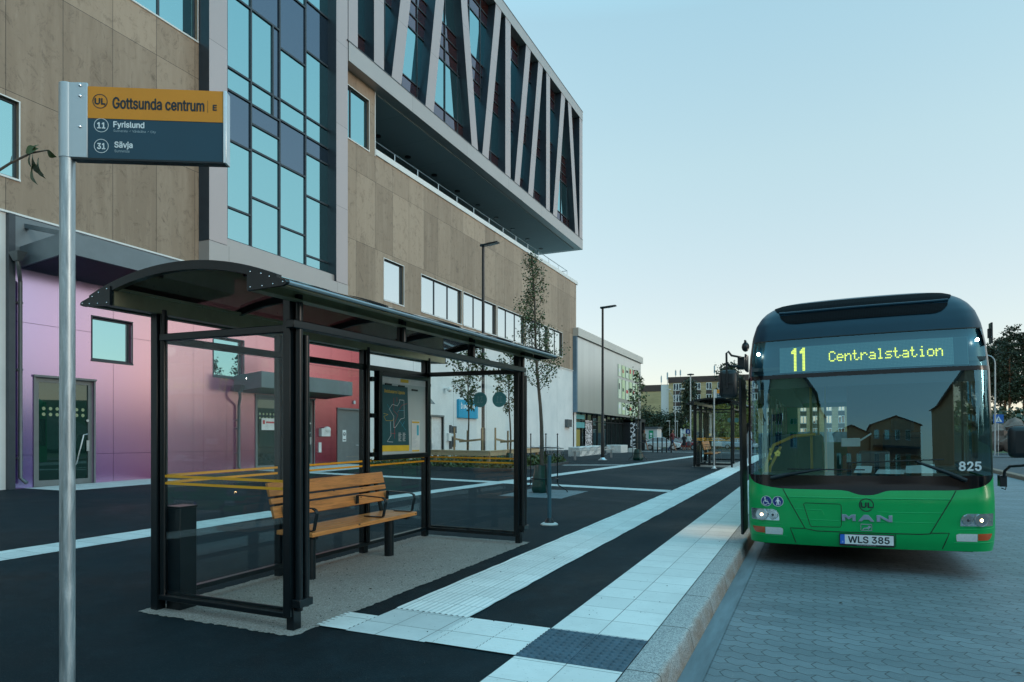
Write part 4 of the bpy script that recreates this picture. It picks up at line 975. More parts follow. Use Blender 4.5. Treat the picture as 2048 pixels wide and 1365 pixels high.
def band_(zlo, zhi, n, off=0, s0=-1, s1=1):
    """patch of the front skin between two heights (numbers or functions of x)"""
    mb = MB(); ss = [s for s in SS if s0 <= s <= s1]
    f = lambda q, x: q(x) if callable(q) else q
    vs = []
    for s in ss:
        for j in range(n+1):
            x = s*1.245; z = f(zlo, x)+(f(zhi, x)-f(zlo, x))*j/n; x = s*lerp(HW, z); vs.append(S(x, z, off))
    mb.add(vs, [(i*(n+1)+j, i*(n+1)+j+1, (i+1)*(n+1)+j+1, (i+1)*(n+1)+j) for i in range(len(ss)-1) for j in range(n)])
    mb.f = [fc[::-1] for fc in mb.f]
    return mb
BORD = [(-1.25,1.10), (-1.214,1.035), (-1.17,.995), (-1.114,.972), (-1.0,.945), (-.849,.926), (-.25,.922), (-.17,.912), (-.12,.892), (-.06,.874), (.009,.868), (.09,.876), (.14,.892), (.19,.915), (.25,.924), (.864,.931), (1.0,.944), (1.079,.959), (1.15,.99), (1.199,1.024), (1.25,1.10)]
SSX = SS; SS = sorted(set(SS+[-.2,-.17,-.14,-.1,-.07,-.04,0,.04,.07,.1,.13,.16,.19,.22]))
zb_ = lambda x: lerp(BORD, x)
obj('front_panel', band_(.28, zb_, 12), M['bus_green'], bus, sharp=70)
obj('black_mask', band_(zb_, 1.085, 4, -.001), M['bus_black'], bus, sharp=70)
SS = SSX
E_ = .97
obj('windscreen', band_(1.085, 2.215, 12, 0, -E_, E_), M['ws_glass'], bus, sharp=70)
for a, b in ((-1, -E_), (E_, 1)):
    obj('pillar', band_(1.08, 2.68, 10, 0, min(a, b), max(a, b)) if False else band_(1.08, 2.68, 10, 0, a if a < 0 else E_, b if b > 0 else -E_), M['bus_black'], bus, sharp=70)
obj('header_bar', band_(2.213, 2.262, 2, .002), M['bus_black'], bus, sharp=70)
obj('sun_blind', band_(2.10, 2.22, 2, -.03, -.9, .9), M['plastic'], bus, sharp=70)
obj('display_window', band_(2.262, 2.672, 4, 0, -E_, E_), M['ws_glass'], bus, sharp=70)
obj('display_housing', band_(2.24, 2.70, 4, -.06, -.99, .99), M['bus_blue'], bus, sharp=70)
obj('roof_fairing', band_(2.672, 3.235, 20), M['bus_blue'], bus, sharp=70)
mb = MB(); q = [S(s*.97*lerp(HW, 2.675), 2.675, .003) for s in SS if abs(s) <= .99]; mb.tube(q, .007, 6, False); obj('roof_seam', mb, M['rubber'], bus)
def grille_rows(rows, off):
    mb = MB(); n = 24; vs = []
    rows = [(a[0]+(b[0]-a[0])*i/5, a[1]+(b[1]-a[1])*i/5) for a, b in zip(rows, rows[1:]) for i in range(5)]+[rows[-1]]
    for z, h in rows:
        for i in range(n+1): vs.append(S(-h+.02+2*h*i/n-.02, z, off))
    m = len(rows); mb.add(vs, [(i*(n+1)+j+1, i*(n+1)+j, (i+1)*(n+1)+j, (i+1)*(n+1)+j+1) for i in range(m-1) for j in range(n)]); return mb
def mesh_mat():
    m, N, L, b = newmat('black_grille_mesh')
    t = N.new('ShaderNodeTexCoord'); br = N.new('ShaderNodeTexBrick'); br.offset = 0; br.inputs['Scale'].default_value = 1; br.inputs['Brick Width'].default_value = .016; br.inputs['Row Height'].default_value = .016
    br.inputs['Mortar Size'].default_value = .0025; xyz = N.new('ShaderNodeSeparateXYZ'); cb = N.new('ShaderNodeCombineXYZ'); L.new(t.outputs['Object'], xyz.inputs[0]); L.new(xyz.outputs[0], cb.inputs[0]); L.new(xyz.outputs[2], cb.inputs[1]); L.new(cb.outputs[0], br.inputs['Vector'])
    for k in ('Color1', 'Color2'): br.inputs[k].default_value = (.003,.003,.004,1)
    br.inputs['Mortar'].default_value = (.012,.015,.018,1); L.new(br.outputs[0], b.inputs['Base Color']); b.inputs['Roughness'].default_value = .8; b.inputs['Specular IOR Level'].default_value = .05; return m
M['grille'] = mesh_mat()
obj('roof_grille', grille_rows([(2.865,.70), (2.873,.75), (2.89,.795), (2.92,.83), (2.955,.86), (2.99,.87)], .007), M['grille'], bus)
obj('roof_grille', grille_rows([(3.025,.85), (3.035,.88), (3.06,.91), (3.1,.935), (3.14,.945), (3.152,.92)], .007), M['grille'], bus)
mb = MB(); mb.tube([S(x*.875, 3.008+.01*abs(x)**6, .012) for x in [i/20-1 for i in range(41)]], .016, 8); obj('grille_bar', mb, M['bus_blue'], bus)
# sides, roof, back
YE = lambda z: lerp(YF, z)+yo(lerp(HW, z), z)
def side(sx, zs, y0, y1, mat, name, off=0):
    mb = MB()
    mb.grid(lambda k, y: (sx*(lerp(HW, k)+off), max(y, YE(k)) if y == y0 else y, k), zs, [y0, y1] if sx > 0 else [y1, y0]); return obj(name, mb, mat, bus)
for sx in (-1, 1):
    side(sx, [.28,.5,1.05], 0, 12, M['bus_green'], 'side_panel'); side(sx, [2.3,2.5,2.6,2.7,2.75,2.8,2.9,2.95,3.0,3.04,3.08,3.11,3.14,3.165,3.19,3.21,3.235], 0, 12, M['bus_green'], 'roof_side')
    for i in range(8):
        if sx < 0 and i in (0, 3): continue
        a = .5+i*1.43; side(sx, [1.05,1.7,2.2,2.3], a if i else 0, a+1.38, M['side_glass'], 'side_window')
        mb = MB(); mb.box(sx*1.22, sx*1.245, a+1.38, a+1.43, 1.05, 2.3); obj('window_post', mb, M['bus_black'], bus)
mb = MB(); top = [S(s*lerp(HW, 3.235), 3.235) for s in SS]; mb.add(top+[(p[0], 12, 3.235) for p in top], [(i, i+1, len(top)+i+1, len(top)+i) for i in range(len(top)-1)]); obj('roof', mb, M['bus_blue'], bus)
mb = MB(); mb.box(-1.24,1.24,11.95,12.0,.3,1.25); mb.box(-1.24,1.24,11.95,12.0,2.2,3.1); mb.box(-1.24,-.95,11.95,12.0,1.25,2.2); mb.box(.95,1.24,11.95,12.0,1.25,2.2); obj('back_wall', mb, M['bus_green'], bus)
mb = MB(); mb.box(-1.2,1.2,.45,11.9,.27,.36); mb.box(-1.1,1.1,.2,.5,.29,.36); mb.box(-1.1,1.1,.6,11.5,.2,.27); obj('underbody', mb, M['rubber'], bus)
for y in (2.65, 8.6):
    for sx in (-1, 1):
        mb = MB(); mb.prism([(y+.48*math.cos(a*math.pi/14), .48+.48*math.sin(a*math.pi/14)) for a in range(28)], sx*.93, sx*1.215, 'x'); w = obj('wheel', mb, M['rubber'], bus)
        mb = MB(); mb.disc((sx*1.215, y, .48), .28, (sx,0,0), 24, .02); obj('rim', mb, M['alu'], w)
# opened front door leaf, mid door
mb = MB(); mb.box(-1.36,-1.325,.42,1.02,.32,2.28); obj('door', mb, M['plastic'], bus, .01)
mb = MB(); mb.box(-1.25,-1.22,4.84,6.16,.35,.55); mb.box(-1.25,-1.22,4.84,4.9,.55,2.28); mb.box(-1.25,-1.22,5.47,5.53,.55,2.28); mb.box(-1.25,-1.22,6.1,6.16,.55,2.28); d_ = obj('door', mb, M['bus_black'], bus)
mb = MB(); mb.quad((-1.235,4.9,.55), (-1.235,6.1,.55), (-1.235,6.1,2.28), (-1.235,4.9,2.28)); obj('door_pane', mb, M['side_glass'], d_)
# destination display
mb = MB(); vs = []
def Z(x, z): return S(x, z, -.012)
n = 30
mb.add([Z(-.87+1.89*i/n, z) for z in (2.285,2.585) for i in range(n+1)], [(j, j+1, n+2+j, n+1+j) for j in range(n)])
def dotmat():
    m, N, L, b = newmat('unlit_dot_matrix')
    t = N.new('ShaderNodeTexCoord'); xyz = N.new('ShaderNodeSeparateXYZ'); L.new(t.outputs['Object'], xyz.inputs[0])
    fx = math_(N, L, 'PINGPONG', xyz.outputs[0], .0067); fz = math_(N, L, 'PINGPONG', xyz.outputs[2], .0081)
    k = math_(N, L, 'MULTIPLY', math_(N, L, 'GREATER_THAN', fx, .0045), math_(N, L, 'GREATER_THAN', fz, .0055))
    L.new(mix(N, L, (.16,.29,.32), (.42,.6,.6), k), b.inputs['Base Color']); b.inputs['Roughness'].default_value = .5; return m
disp = obj('destination_display', mb, dotmat(), bus, sharp=70)
mb = MB(); mb.add([S(.885+.13*i/4, z, -.0105) for z in (2.287,2.583) for i in range(5)], [(j, j+1, 6+j, 5+j) for j in range(4)]); obj('display_end', mb, pm('display_end', (.03,.09,.12), .5), disp)
F57 = {'C':'01110 10001 10000 10000 10000 10001 01110','e':'00000 00000 01110 10001 11111 10000 01110','n':'00000 00000 10110 11001 10001 10001 10001','t':'01000 01000 11100 01000 01000 01001 00110',
       'r':'00000 00000 10110 11001 10000 10000 10000','a':'00000 00000 01110 00001 01111 10001 01111','l':'01100 00100 00100 00100 00100 00100 01110','s':'00000 00000 01111 10000 01110 00001 11110',
       'i':'00100 00000 01100 00100 00100 00100 01110','o':'00000 00000 01110 10001 10001 10001 01110'}
dots = []
for i, ch in enumerate('Centralstation'):
    for r, row in enumerate(F57[ch].split()):
        for c, b_ in enumerate(row):
            if b_ == '1': dots.append((-.335+i*.0812+c*.0142, 2.497-r*.0172))
for k in range(2):
    for r in range(16):
        for c in (2, 3): dots.append((-.735+k*.092+c*.0142, 2.563-r*.0172))
    for c, r in ((1,1), (1,2), (0,2), (0,3), (1,3)): dots.append((-.735+k*.092+c*.0142, 2.563-r*.0172))
mb = MB()
for x, z in dots:
    c = S(x, z, -.009); n_ = len(mb.v); mb.v += [(c[0]+.0071*math.cos(a*math.pi/3), c[1], c[2]+.0079*math.sin(a*math.pi/3)) for a in range(6)]; mb.f.append(tuple(range(n_, n_+6))); mb.mi.append(0)
obj('display_lettering', mb, pm('amber_led', (.62,.62,.05), .5, emit=.75), disp, flat=True)
# small marker lamps, seams, pressings
for x, z in ((-1.108,2.53), (1.112,2.543)):
    mb = MB(); c = S(x, z, .004); mb.ball(c, (.018,.01,.018), 10, 6); obj('marker_lamp', mb, pm('marker_led', (1,.93,.8), .5, emit=25.), bus)
def seam(pts, r=.0045, mat='rubber', name='seam', off=.0005, parent=bus):
    q = []
    for (a, b), (c, d) in zip(pts, pts[1:]):
        m = max(1, int(math.hypot(c-a, d-b)/.05))
        q += [S(a+(c-a)*i/m, b+(d-b)*i/m, off) for i in range(m)]
    q.append(S(*pts[-1], off)); mb = MB(); mb.tube(q, r, 6); return obj(name, mb, M[mat], parent)
seam([(-.852,.924), (-.619,.477), (-.5,.455), (.52,.458), (.615,.466), (.864,.928)]); seam([(-.619,.477), (-.778,.477), (-.719,.30)]); seam([(.615,.474), (.793,.479), (.732,.305)])
seam([(-.61,.771), (-.26,.768), (-.243,.75), (-.243,.53), (-.26,.509), (-.55,.502), (-.566,.52), (-.632,.755), (-.61,.771)], .0035)
seam([(-.245,.44), (-.245,.30)], .003); seam([(.29,.455), (.29,.31)], .003)
for pts in ([(-.76,.70), (-.44,.692), (-.42,.64)], [(-.70,.585), (-.26,.578)], [(.12,.688), (.745,.69)], [(.1,.582), (.69,.582)], [(-1.21,.525), (-.86,.512)], [(1.21,.53), (.87,.512)], [(-1.2,.375), (-.82,.372)], [(1.2,.38), (.84,.372)], [(-.78,.835), (.82,.838)]):
    seam(pts, .011, 'bus_green', 'pressing', -.0085)
# head lamps and lower lamps
def patch(pl, off, n=8):
    """polygonal patch given as rows (z, xa, xb)"""
    mb = MB(); mb.add([S(xa+(xb-xa)*i/n, z, off) for z, xa, xb in pl for i in range(n+1)], [(r*(n+1)+i, r*(n+1)+i+1, (r+1)*(n+1)+i+1, (r+1)*(n+1)+i) for r in range(len(pl)-1) for i in range(n)]); return mb
M['lamp_back'] = pm('lamp_housing_silver', (.75,.77,.78), .15, .95, .1, 30)
M['lens'] = clear_glass('lamp_lens', (.92,.95,.96), 1.5)
M['amber'] = pm('amber_lens', (.5,.07,.008), .25, coat=.5); M['fog'] = pm('ribbed_white_lens', (.62,.68,.7), .3, 0, .1, 60, .3, 120)
for s in (-1, 1):
    f = lambda a, b: (min(s*a, s*b), max(s*a, s*b))
    rows_ = [(.555,*f(1.205,.895)), (.60,*f(1.21,.895)), (.645,*f(1.213,.905)), (.672,*f(1.213,.925)), (.688,*f(1.213,.96))]
    h = obj('headlight', patch(rows_, .003), M['lamp_back'], bus)
    for x, r in ((1.085,.064), (.962,.053)):
        mb = MB(); c = Vector(S(s*x, .62, .006)); nn = Vector((s*.35,-1,0)).normalized()
        mb.lathe([(r,.012), (r*.95,.006), (r*.7,-.004), (r*.4,-.012), (.012,-.016)], (0,0,0), 24)
        Mx = Matrix.Translation(c) @ nn.to_track_quat('Z', 'Y').to_matrix().to_4x4(); mb.xf(Mx); obj('reflector', mb, M['chrome'], h)
        mb = MB(); mb.ball(tuple(c+nn*.006), .017, 10, 6); obj('bulb', mb, pm('warm_bulb', (1,.6,.28), .4, emit=7.) if x > 1 else M['dark_metal'], h)
        mb = MB(); mb.ring(tuple(c+nn*.011), r*.96, r*1.06, tuple(nn), 24, .004); obj('bezel', mb, M['chrome'], h)
    obj('lamp_lens', patch(rows_, .016), M['lens'], h)
    obj('fog_lamp', patch([(.392,*f(1.05,.862)), (.43,*f(1.05,.856)), (.462,*f(1.05,.856)), (.474,*f(1.05,.88))], .004), M['fog'], bus)
    obj('indicator', patch([(.405,*f(1.15,1.056)), (.42,*f(1.175,1.056)), (.45,*f(1.19,1.056)), (.476,*f(1.197,1.056))], .004), M['amber'], bus)
# badges, number plate and lettering
def bt(s, x0, x1, z0, z1, mat, name, par, off=.004, fat=0.0): return text(s, x1-x0, z1-z0, mat, name, par, S(x0, z0, off), (1,0,0), (0,0,1), .0005, 0, fat)
lr = MB(); lr.ring(S(.008,.764,.001), .064, .074, (0,-1,0), 40, .002, a0=R(-30), a1=R(318)); o_ = obj('operator_badge', lr, M['ink'], bus); bt('UL', -.045, .062, .735, .79, M['ink'], 'lettering', o_, .004, .004)
mk = obj('maker_badge', MB().box(-.05,.06,.0,.001,.478,.48), M['chrome'], bus)
BG = pm('badge_grey', (.34,.43,.52), .25, .5)
z0, z1 = .582, .655
def glyph(x0, x1, pl):
    mb = MB(); y = S((x0+x1)/2, .62, .012)[1]
    for q in pl: mb.prism([(x0+(x1-x0)*u, z0+(z1-z0)*v) for u, v in q], y, y+.02, 'y')
    obj('lettering', mb, BG, mk, .002)
glyph(-.238, -.1, [[(0,0),(.24,0),(.24,1),(0,1)], [(.76,0),(1,0),(1,1),(.76,1)], [(.241,1),(.241,.6),(.5,.22),(.759,.6),(.759,1),(.7,1),(.5,.66),(.3,1)]])
glyph(-.078, .085, [[(0,0),(.24,0),(.36,.28),(.64,.28),(.76,0),(1,0),(.64,1),(.36,1)]])
glyph(.105, .258, [[(0,0),(.24,0),(.24,1),(0,1)], [(.76,0),(1,0),(1,1),(.76,1)], [(.241,1),(.241,.62),(.759,0),(.759,.38)]])
mb = MB(); z0, z1 = .482, .555
mb.box(-.052,.06,-.006,0,z1-.008,z1); mb.box(-.052,.06,-.006,0,z0,z0+.005); mb.box(-.052,-.047,-.006,0,z0,z1); mb.box(.055,.06,-.006,0,z0,z1)
mb.prism([(-.035,z0+.012), (-.02,z0+.03), (.015,z0+.035), (.03,z0+.055), (.048,z0+.05), (.05,z0+.035), (.035,z0+.03), (.03,z0+.012), (.022,z0+.012), (.015,z0+.022), (-.015,z0+.018), (-.025,z0+.008)], -.006, 0, 'y'); obj('emblem', mb, M['chrome'], mk)
mb = MB(); mb.box(-.268,.275,-.012,-.002,.305,.441); pl_ = obj('number_plate', mb, M['plastic'], bus)
mb = MB(); mb.box(-.212,.266,-.015,-.012,.327,.432); obj('plate_face', mb, M['white_ink'], pl_)
mb = MB(); mb.box(-.259,-.212,-.015,-.012,.327,.432); obj('plate_band', mb, pm('plate_blue', (.01,.14,.62), .5), pl_)
for s, a, b, z0, z1, m_, bo in (('WLS 385',-.178,.225,.343,.415,'ink',.003), ('S',-.242,-.228,.342,.358,'white_ink',0), ('www.neoplan.se',-.095,.095,.312,.323,'white_ink',0)):
    text(s, b-a, z1-z0, M[m_], 'lettering', pl_, (a,-.0155 if z0 > .325 else -.0125,z0), (1,0,0), (0,0,1), .0004, 0, bo)
bt('825', .895, 1.09, 1.142, 1.235, M['white_ink'], 'fleet_number', bus, .045, .0045)
M['picto_blue'] = pm('pictogram_blue', (.006,.03,.2), .4)
for x, kind in ((-1.034,0), (-.907,1)):
    c = Vector(S(x, .779, .004)); nn = (-.12,-1,0); 
    mb = MB(); mb.disc(tuple(c), .06, nn, 28, .002); ic = obj('access_sign', mb, M['picto_blue'], bus)
    mb = MB(); mb.ring(tuple(c+Vector((0,-.002,0))), .057, .061, nn, 28, .001)
    P_ = lambda a, b: (c.x+a, c.y-.005+a*-.12, c.z+b)
    if kind:
        mb.ball(P_(0,.035), (.009,.002,.009), 10, 6)
        for p, q, w in (((-.0,.024),(0,-.01),.022), ((-.008,.02),(-.026,-.004),.007), ((.008,.02),(.026,-.004),.007), ((-.006,-.008),(-.012,-.045),.009), ((.006,-.008),(.012,-.045),.009), ((.028,.0),(.032,-.04),.003)): mb.bar(P_(*p), P_(*q), w, .002, (0,1,0))
    else:
        mb.ball(P_(-.016,.036), (.009,.002,.009), 10, 6); mb.ring(P_(-.012,-.02), .02, .026, nn, 20, .001, a0=R(80), a1=R(350))
        for p, q, w in (((-.016,.026),(-.012,-.004),.009), ((-.014,.01),(.014,.01),.005), ((-.012,-.004),(.016,-.006),.008), ((.016,-.006),(.026,-.034),.007), ((.024,-.034),(.036,-.03),.005)): mb.bar(P_(*p), P_(*q), w, .002, (0,1,0))
    obj('pictogram', mb, M['white_ink'], ic)
mb = MB()
fl = Vector(S(-.905,1.335,.002))
for k in range(5): mb.disc((fl.x+.022*math.sin(k*1.2566), fl.y, fl.z+.022*math.cos(k*1.2566)), .015, (0,-1,0), 10, .001)
for dx, dz in ((-.08,.05), (-.08,-.01), (-.075,-.06)):
    for k in range(5): p = S(-.905+dx, 1.335+dz, .002); mb.disc((p[0]+.008*math.sin(k*1.2566), p[1], p[2]+.008*math.cos(k*1.2566)), .005, (0,-1,0), 6, .001)
obj('flower_sticker', mb, pm('pale_yellow_sticker', (.55,.5,.12), .6), bus)
# mirrors
mb = MB(); mb.box(-1.505,-1.30,-.32,-.2,1.99,2.315); m1 = obj('mirror', mb, M['plastic'], bus, .05)
mb = MB(); mb.tube([(-1.41,-.345,2.10), (-1.41,-.345,2.50), (-1.39,-.33,2.52), (-1.36,-.3,2.475), (-1.28,-.1,2.47), (-1.25,.12,2.46)], .012, 8); mb.tube([(-1.41,-.34,2.40), (-1.385,-.3,2.36), (-1.28,-.1,2.355), (-1.25,.12,2.35)], .012, 8); mb.bar((-1.44,-.345,2.16), (-1.34,-.33,2.16), .015, .012); obj('mirror_arm', mb, M['plastic'], m1)
mb = MB(); mb.box(-1.32,-1.24,-.05,.1,2.34,2.48); mb.box(-1.25,-1.225,.05,.3,2.32,2.52); mb.ball((-1.25,.2,2.62), (.045,.05,.06), 10, 6); mb.box(-1.262,-1.24,.15,.25,2.66,2.70); obj('mirror_mount', mb, M['plastic'], m1, .006)
mb = MB(); mb.box(1.255,1.47,-.32,-.2,1.29,1.605); m2 = obj('mirror', mb, M['plastic'], bus, .05)
mb = MB(); mb.tube([(1.27,.02,1.03), (1.27,-.05,1.15), (1.3,-.12,1.20), (1.37,-.28,1.215), (1.415,-.345,1.24), (1.425,-.35,1.45)], .014, 8); mb.ball((1.42,-.345,1.44), .035, 10, 6); obj('mirror_arm', mb, M['plastic'], m2)
mb = MB(); mb.box(1.235,1.295,-.02,.1,.985,1.1); mb.tube([(1.25,.0,.97), (1.28,-.02,.955), (1.29,0,.985)], .006, 6); obj('mirror_mount', mb, M['plastic'], m2, .008)
mb = MB(); mb.box(1.24,1.255,.3,.42,2.50,2.72); mb.box(1.22,1.25,.34,.38,2.56,2.66); obj('side_marker', mb, M['plastic'], bus)
# wipers
def wiper(arm, blade):
    mb = MB(); q = [S(*p, .035) for p in arm]; mb.tube(q, [.022,.02,.012], 8); w = obj('wiper', mb, M['plastic'], bus)
    mb = MB(); (a, b), (c, d) = blade; mb.tube([S(a+(c-a)*i/8, b+(d-b)*i/8, .018) for i in range(9)], .008, 6); obj('wiper_blade', mb, M['rubber'], w)
wiper([(.96,1.035), (.8,1.115), (.50,1.24)], [(-.18,1.228), (.76,1.262)]); wiper([(-.98,1.045), (-.8,1.09), (-.44,1.155)], [(-.8,1.155), (.0,1.15)])
# interior seen through the windscreen
mb = MB(); mb.box(-1.1,1.1,.32,.75,.6,1.09); mb.box(-.1,1.05,.45,.85,1.05,1.16); obj('dashboard', mb, M['plastic'], bus, .03)
mb = MB(); mb.box(-1.2,1.2,.3,11.9,.36,.38); obj('cabin_floor', mb, M['dark_metal'], bus)
mb = MB(); mb.box(-1.18,1.18,.25,11.9,2.32,2.36); mb.box(-1.2,-.8,.6,11.9,2.22,2.32); mb.box(.8,1.2,.6,11.9,2.22,2.32); obj('cabin_ceiling', mb, pm('cabin_ceiling', (.07,.085,.09), .6), bus)
mb = MB(); mb.lathe([(.215,-.012), (.228,0), (.215,.012), (.202,0), (.215,-.012)], (0,0,0), 28); mb.bar((-.21,0,0), (.21,0,0), .03, .012); mb.ball((0,0,0), (.05,.05,.02), 10, 6); mb.tube([(0,0,0), (0,0,-.35)], .03, 8)
mb.xf(Matrix.Translation((.55,.86,1.18)) @ Matrix.Rotation(R(28), 4, 'X')); obj('steering_wheel', mb, M['plastic'], bus)
mb = MB(); mb.box(.3,.8,1.35,1.8,.75,.9); mb.box(.32,.78,1.75,1.9,.85,1.55); mb.box(.42,.68,1.77,1.87,1.55,1.75); obj('driver_seat', mb, pm('seat_cloth', (.03,.045,.07), .9), bus, .04)
mb = MB(); mb.box(-.16,-.1,.75,1.95,.5,1.25); mb.box(-.1,1.15,1.95,2.0,.5,2.2); obj('cab_partition', mb, pm('cab_partition_orange', (.2,.075,.025), .5), bus, .02)
mb = MB(); mb.box(-.02,.3,.62,.82,1.12,1.34); obj('ticket_machine', mb, M['grey_metal'], bus, .02)
mb = MB(); mb.box(-.22,-.02,.42,.5,1.40,1.5); mb.tube([(-.05,.46,1.45), (.1,.5,1.55)], .012, 6); obj('inside_mirror', mb, M['white_plastic'], bus, .025)
mb = MB(); mb.hexa([(.12,.3,1.09), (.4,.28,1.09), (.45,.4,1.13), (.16,.42,1.13)], [(.12,.3,1.095), (.4,.28,1.095), (.45,.4,1.135), (.16,.42,1.135)]); mb.hexa([(.42,.3,1.1), (.72,.3,1.1), (.72,.44,1.19), (.44,.44,1.17)], [(.42,.3,1.105), (.72,.3,1.105), (.72,.44,1.195), (.44,.44,1.175)]); mb.hexa([(-.1,.3,1.1), (.08,.3,1.1), (.1,.42,1.17), (-.06,.42,1.17)], [(-.1,.3,1.105), (.08,.3,1.105), (.1,.42,1.175), (-.06,.42,1.175)])
obj('newspaper', mb, M['paper'], bus)
mb = MB(); mb.tube([(-1.08,.55,.9), (-1.06,.6,1.2), (-.98,.7,1.42), (-.75,.85,1.53), (-.5,.95,1.55)], .02, 10); mb.tube([(-1.05,.6,.9), (-1.02,.66,1.15), (-.9,.78,1.4)], .018, 8)
for x, y in ((-.55,2.0), (-.35,3.6), (.4,3.2), (.45,5.2), (-.45,5.6)): mb.tube([(x,y,.4), (x,y,2.3)], .018, 8)
obj('handrail', mb, pm('yellow_rail', (.6,.36,.03), .4), bus)
sm_ = pm('passenger_seat', (.05,.09,.16), .8)
for i in range(6):
    for x in (-.78, .78):
        mb = MB(); y = 3.2+i*1.3; mb.box(x-.4,x+.4,y,y+.42,.78,.88); mb.box(x-.4,x-.02,y+.4,y+.5,.85,1.5); mb.box(x+.02,x+.4,y+.4,y+.5,.85,1.5); mb.box(x-.35,x+.35,y+.1,y+.35,.38,.78); obj('passenger_seat', mb, sm_, bus, .03)
mb = MB(); mb.quad((-.95,11.97,1.25), (.95,11.97,1.25), (.95,11.97,2.2), (-.95,11.97,2.2)); obj('rear_window', mb, M['shelter_glass'], bus)
mb = MB(); mb.box(-1.0,-.4,11.2,11.6,.4,1.3); mb.box(.3,1.1,10.9,11.7,.4,1.6); obj('rear_bench', mb, sm_, bus)

dl = bpy.data.objects.new('door_light', bpy.data.lights.new('door_light', 'SPOT')); COL.objects.link(dl)       # lit step lamp over the open front door
dl.data.energy = 16; dl.data.color = (1, .62, .36); dl.data.spot_size = R(48); dl.data.spot_blend = 1; dl.data.shadow_soft_size = .06
dl.location = (-1.29, 1.4, 2.25); dl.rotation_euler = (0, R(13), 0); dl.parent = bus

# ================================================================ TREES AND PLANTS
def leaf(mb, p, s, rj, droop=.3):
    d = Vector((rj.gauss(0,1), rj.gauss(0,1), rj.gauss(-droop,.7)))
    d = d.normalized() if d.length > .01 else Vector((1,0,0))
    w = d.cross(Vector((rj.gauss(0,1), rj.gauss(0,1), rj.gauss(0,1))))
    if w.length < 1e-3: return
    w.normalize(); n = d.cross(w); s *= rj.uniform(.65, 1.3); p = Vector(p)
    k = len(mb.v)
    mb.v += [tuple(p), tuple(p+d*s*.5+w*s*.36+n*s*.1), tuple(p+d*s), tuple(p+d*s*.5-w*s*.36+n*s*.1)]
    mb.f += [(k,k+1,k+2), (k,k+2,k+3)]; mb.mi += [0,0]
def young_tree(base, H_, zc, prof_, nb, nl, ls, seed, label, mat='leaf', lean=(0,0), r0=.035, group='young street trees'):
    rj = random.Random(seed); b = Vector(base)
    t = thing('young_tree', label, 'tree', base, group=group)
    ax = lambda z: b+Vector((lean[0]*z/H_+.03*math.sin(z*2.1+seed), lean[1]*z/H_+.03*math.sin(z*1.7+2*seed), z))
    mb = MB(); zs = [H_*i/14 for i in range(15)]; mb.tube([ax(z) for z in zs], [r0*(1-.88*z/H_)+.004 for z in zs], 8)
    lf = MB()
    for i in range(nb):
        z = zc+(H_-zc)*((i+rj.random()*.6)/nb)*.97; r = lerp(prof_, z)*rj.uniform(.75,1.15); a = rj.uniform(0, 6.283)
        p0 = ax(z); d = Vector((math.cos(a), math.sin(a), 0)); up = r*rj.uniform(.7,1.3)
        pts = [p0, p0+d*r*.45+Vector((0,0,up*.35)), p0+d*r*.8+Vector((0,0,up*.75)), p0+d*r+Vector((rj.uniform(-.05,.05),0,up))]
        mb.tube(pts, [.010,.007,.005,.002], 5, False)
        for j in range(int(nl/nb*(.4+r/lerp(prof_, zc+.25*(H_-zc))))):
            u = rj.uniform(.25, 1.05); k = min(2, int(u*3)); f = u*3-k; q = pts[k].lerp(pts[k+1], min(f, 1.15))
            leaf(lf, q+Vector((rj.gauss(0,.05), rj.gauss(0,.05), rj.gauss(0,.05)))*(1+r), ls, rj, .5)
    obj('trunk', mb, M['bark'], t); obj('crown', lf, M[mat], t, flat=True); return t
young_tree((-5.55,14.2,gz(-5.55,14.2)), 5.42, 2.25, [(2.2,.30), (2.7,.52), (3.2,.45), (3.7,.36), (4.3,.26), (5.0,.16), (5.45,.06)], 52, 2700, .052, 11, 'slender young tree in a black guard beside the tall steel bollard post', lean=(-.35,.1), r0=.05)
young_tree((-11.6,22.1,gz(-11.6,22.1)), 4.5, 2.0, [(2.0,.3), (2.8,.62), (3.5,.6), (4.5,.2)], 32, 950, .10, 23, 'staked young tree left of the lamp post in the planting bed')
young_tree((-9.95,22.1,gz(-9.95,22.1)), 4.55, 1.9, [(1.9,.25), (2.6,.55), (3.2,.55), (3.8,.25), (4.6,.1)], 32, 950, .095, 31, 'staked young tree right of the lamp post in the planting bed')
young_tree((-7.38,30.5,gz(-7.38,30.5)), 4.0, 1.7, [(1.7,.45), (2.3,.55), (3.0,.32), (4.05,.1)], 22, 420, .12, 47, 'small young tree in front of the pale shop wall', r0=.03)
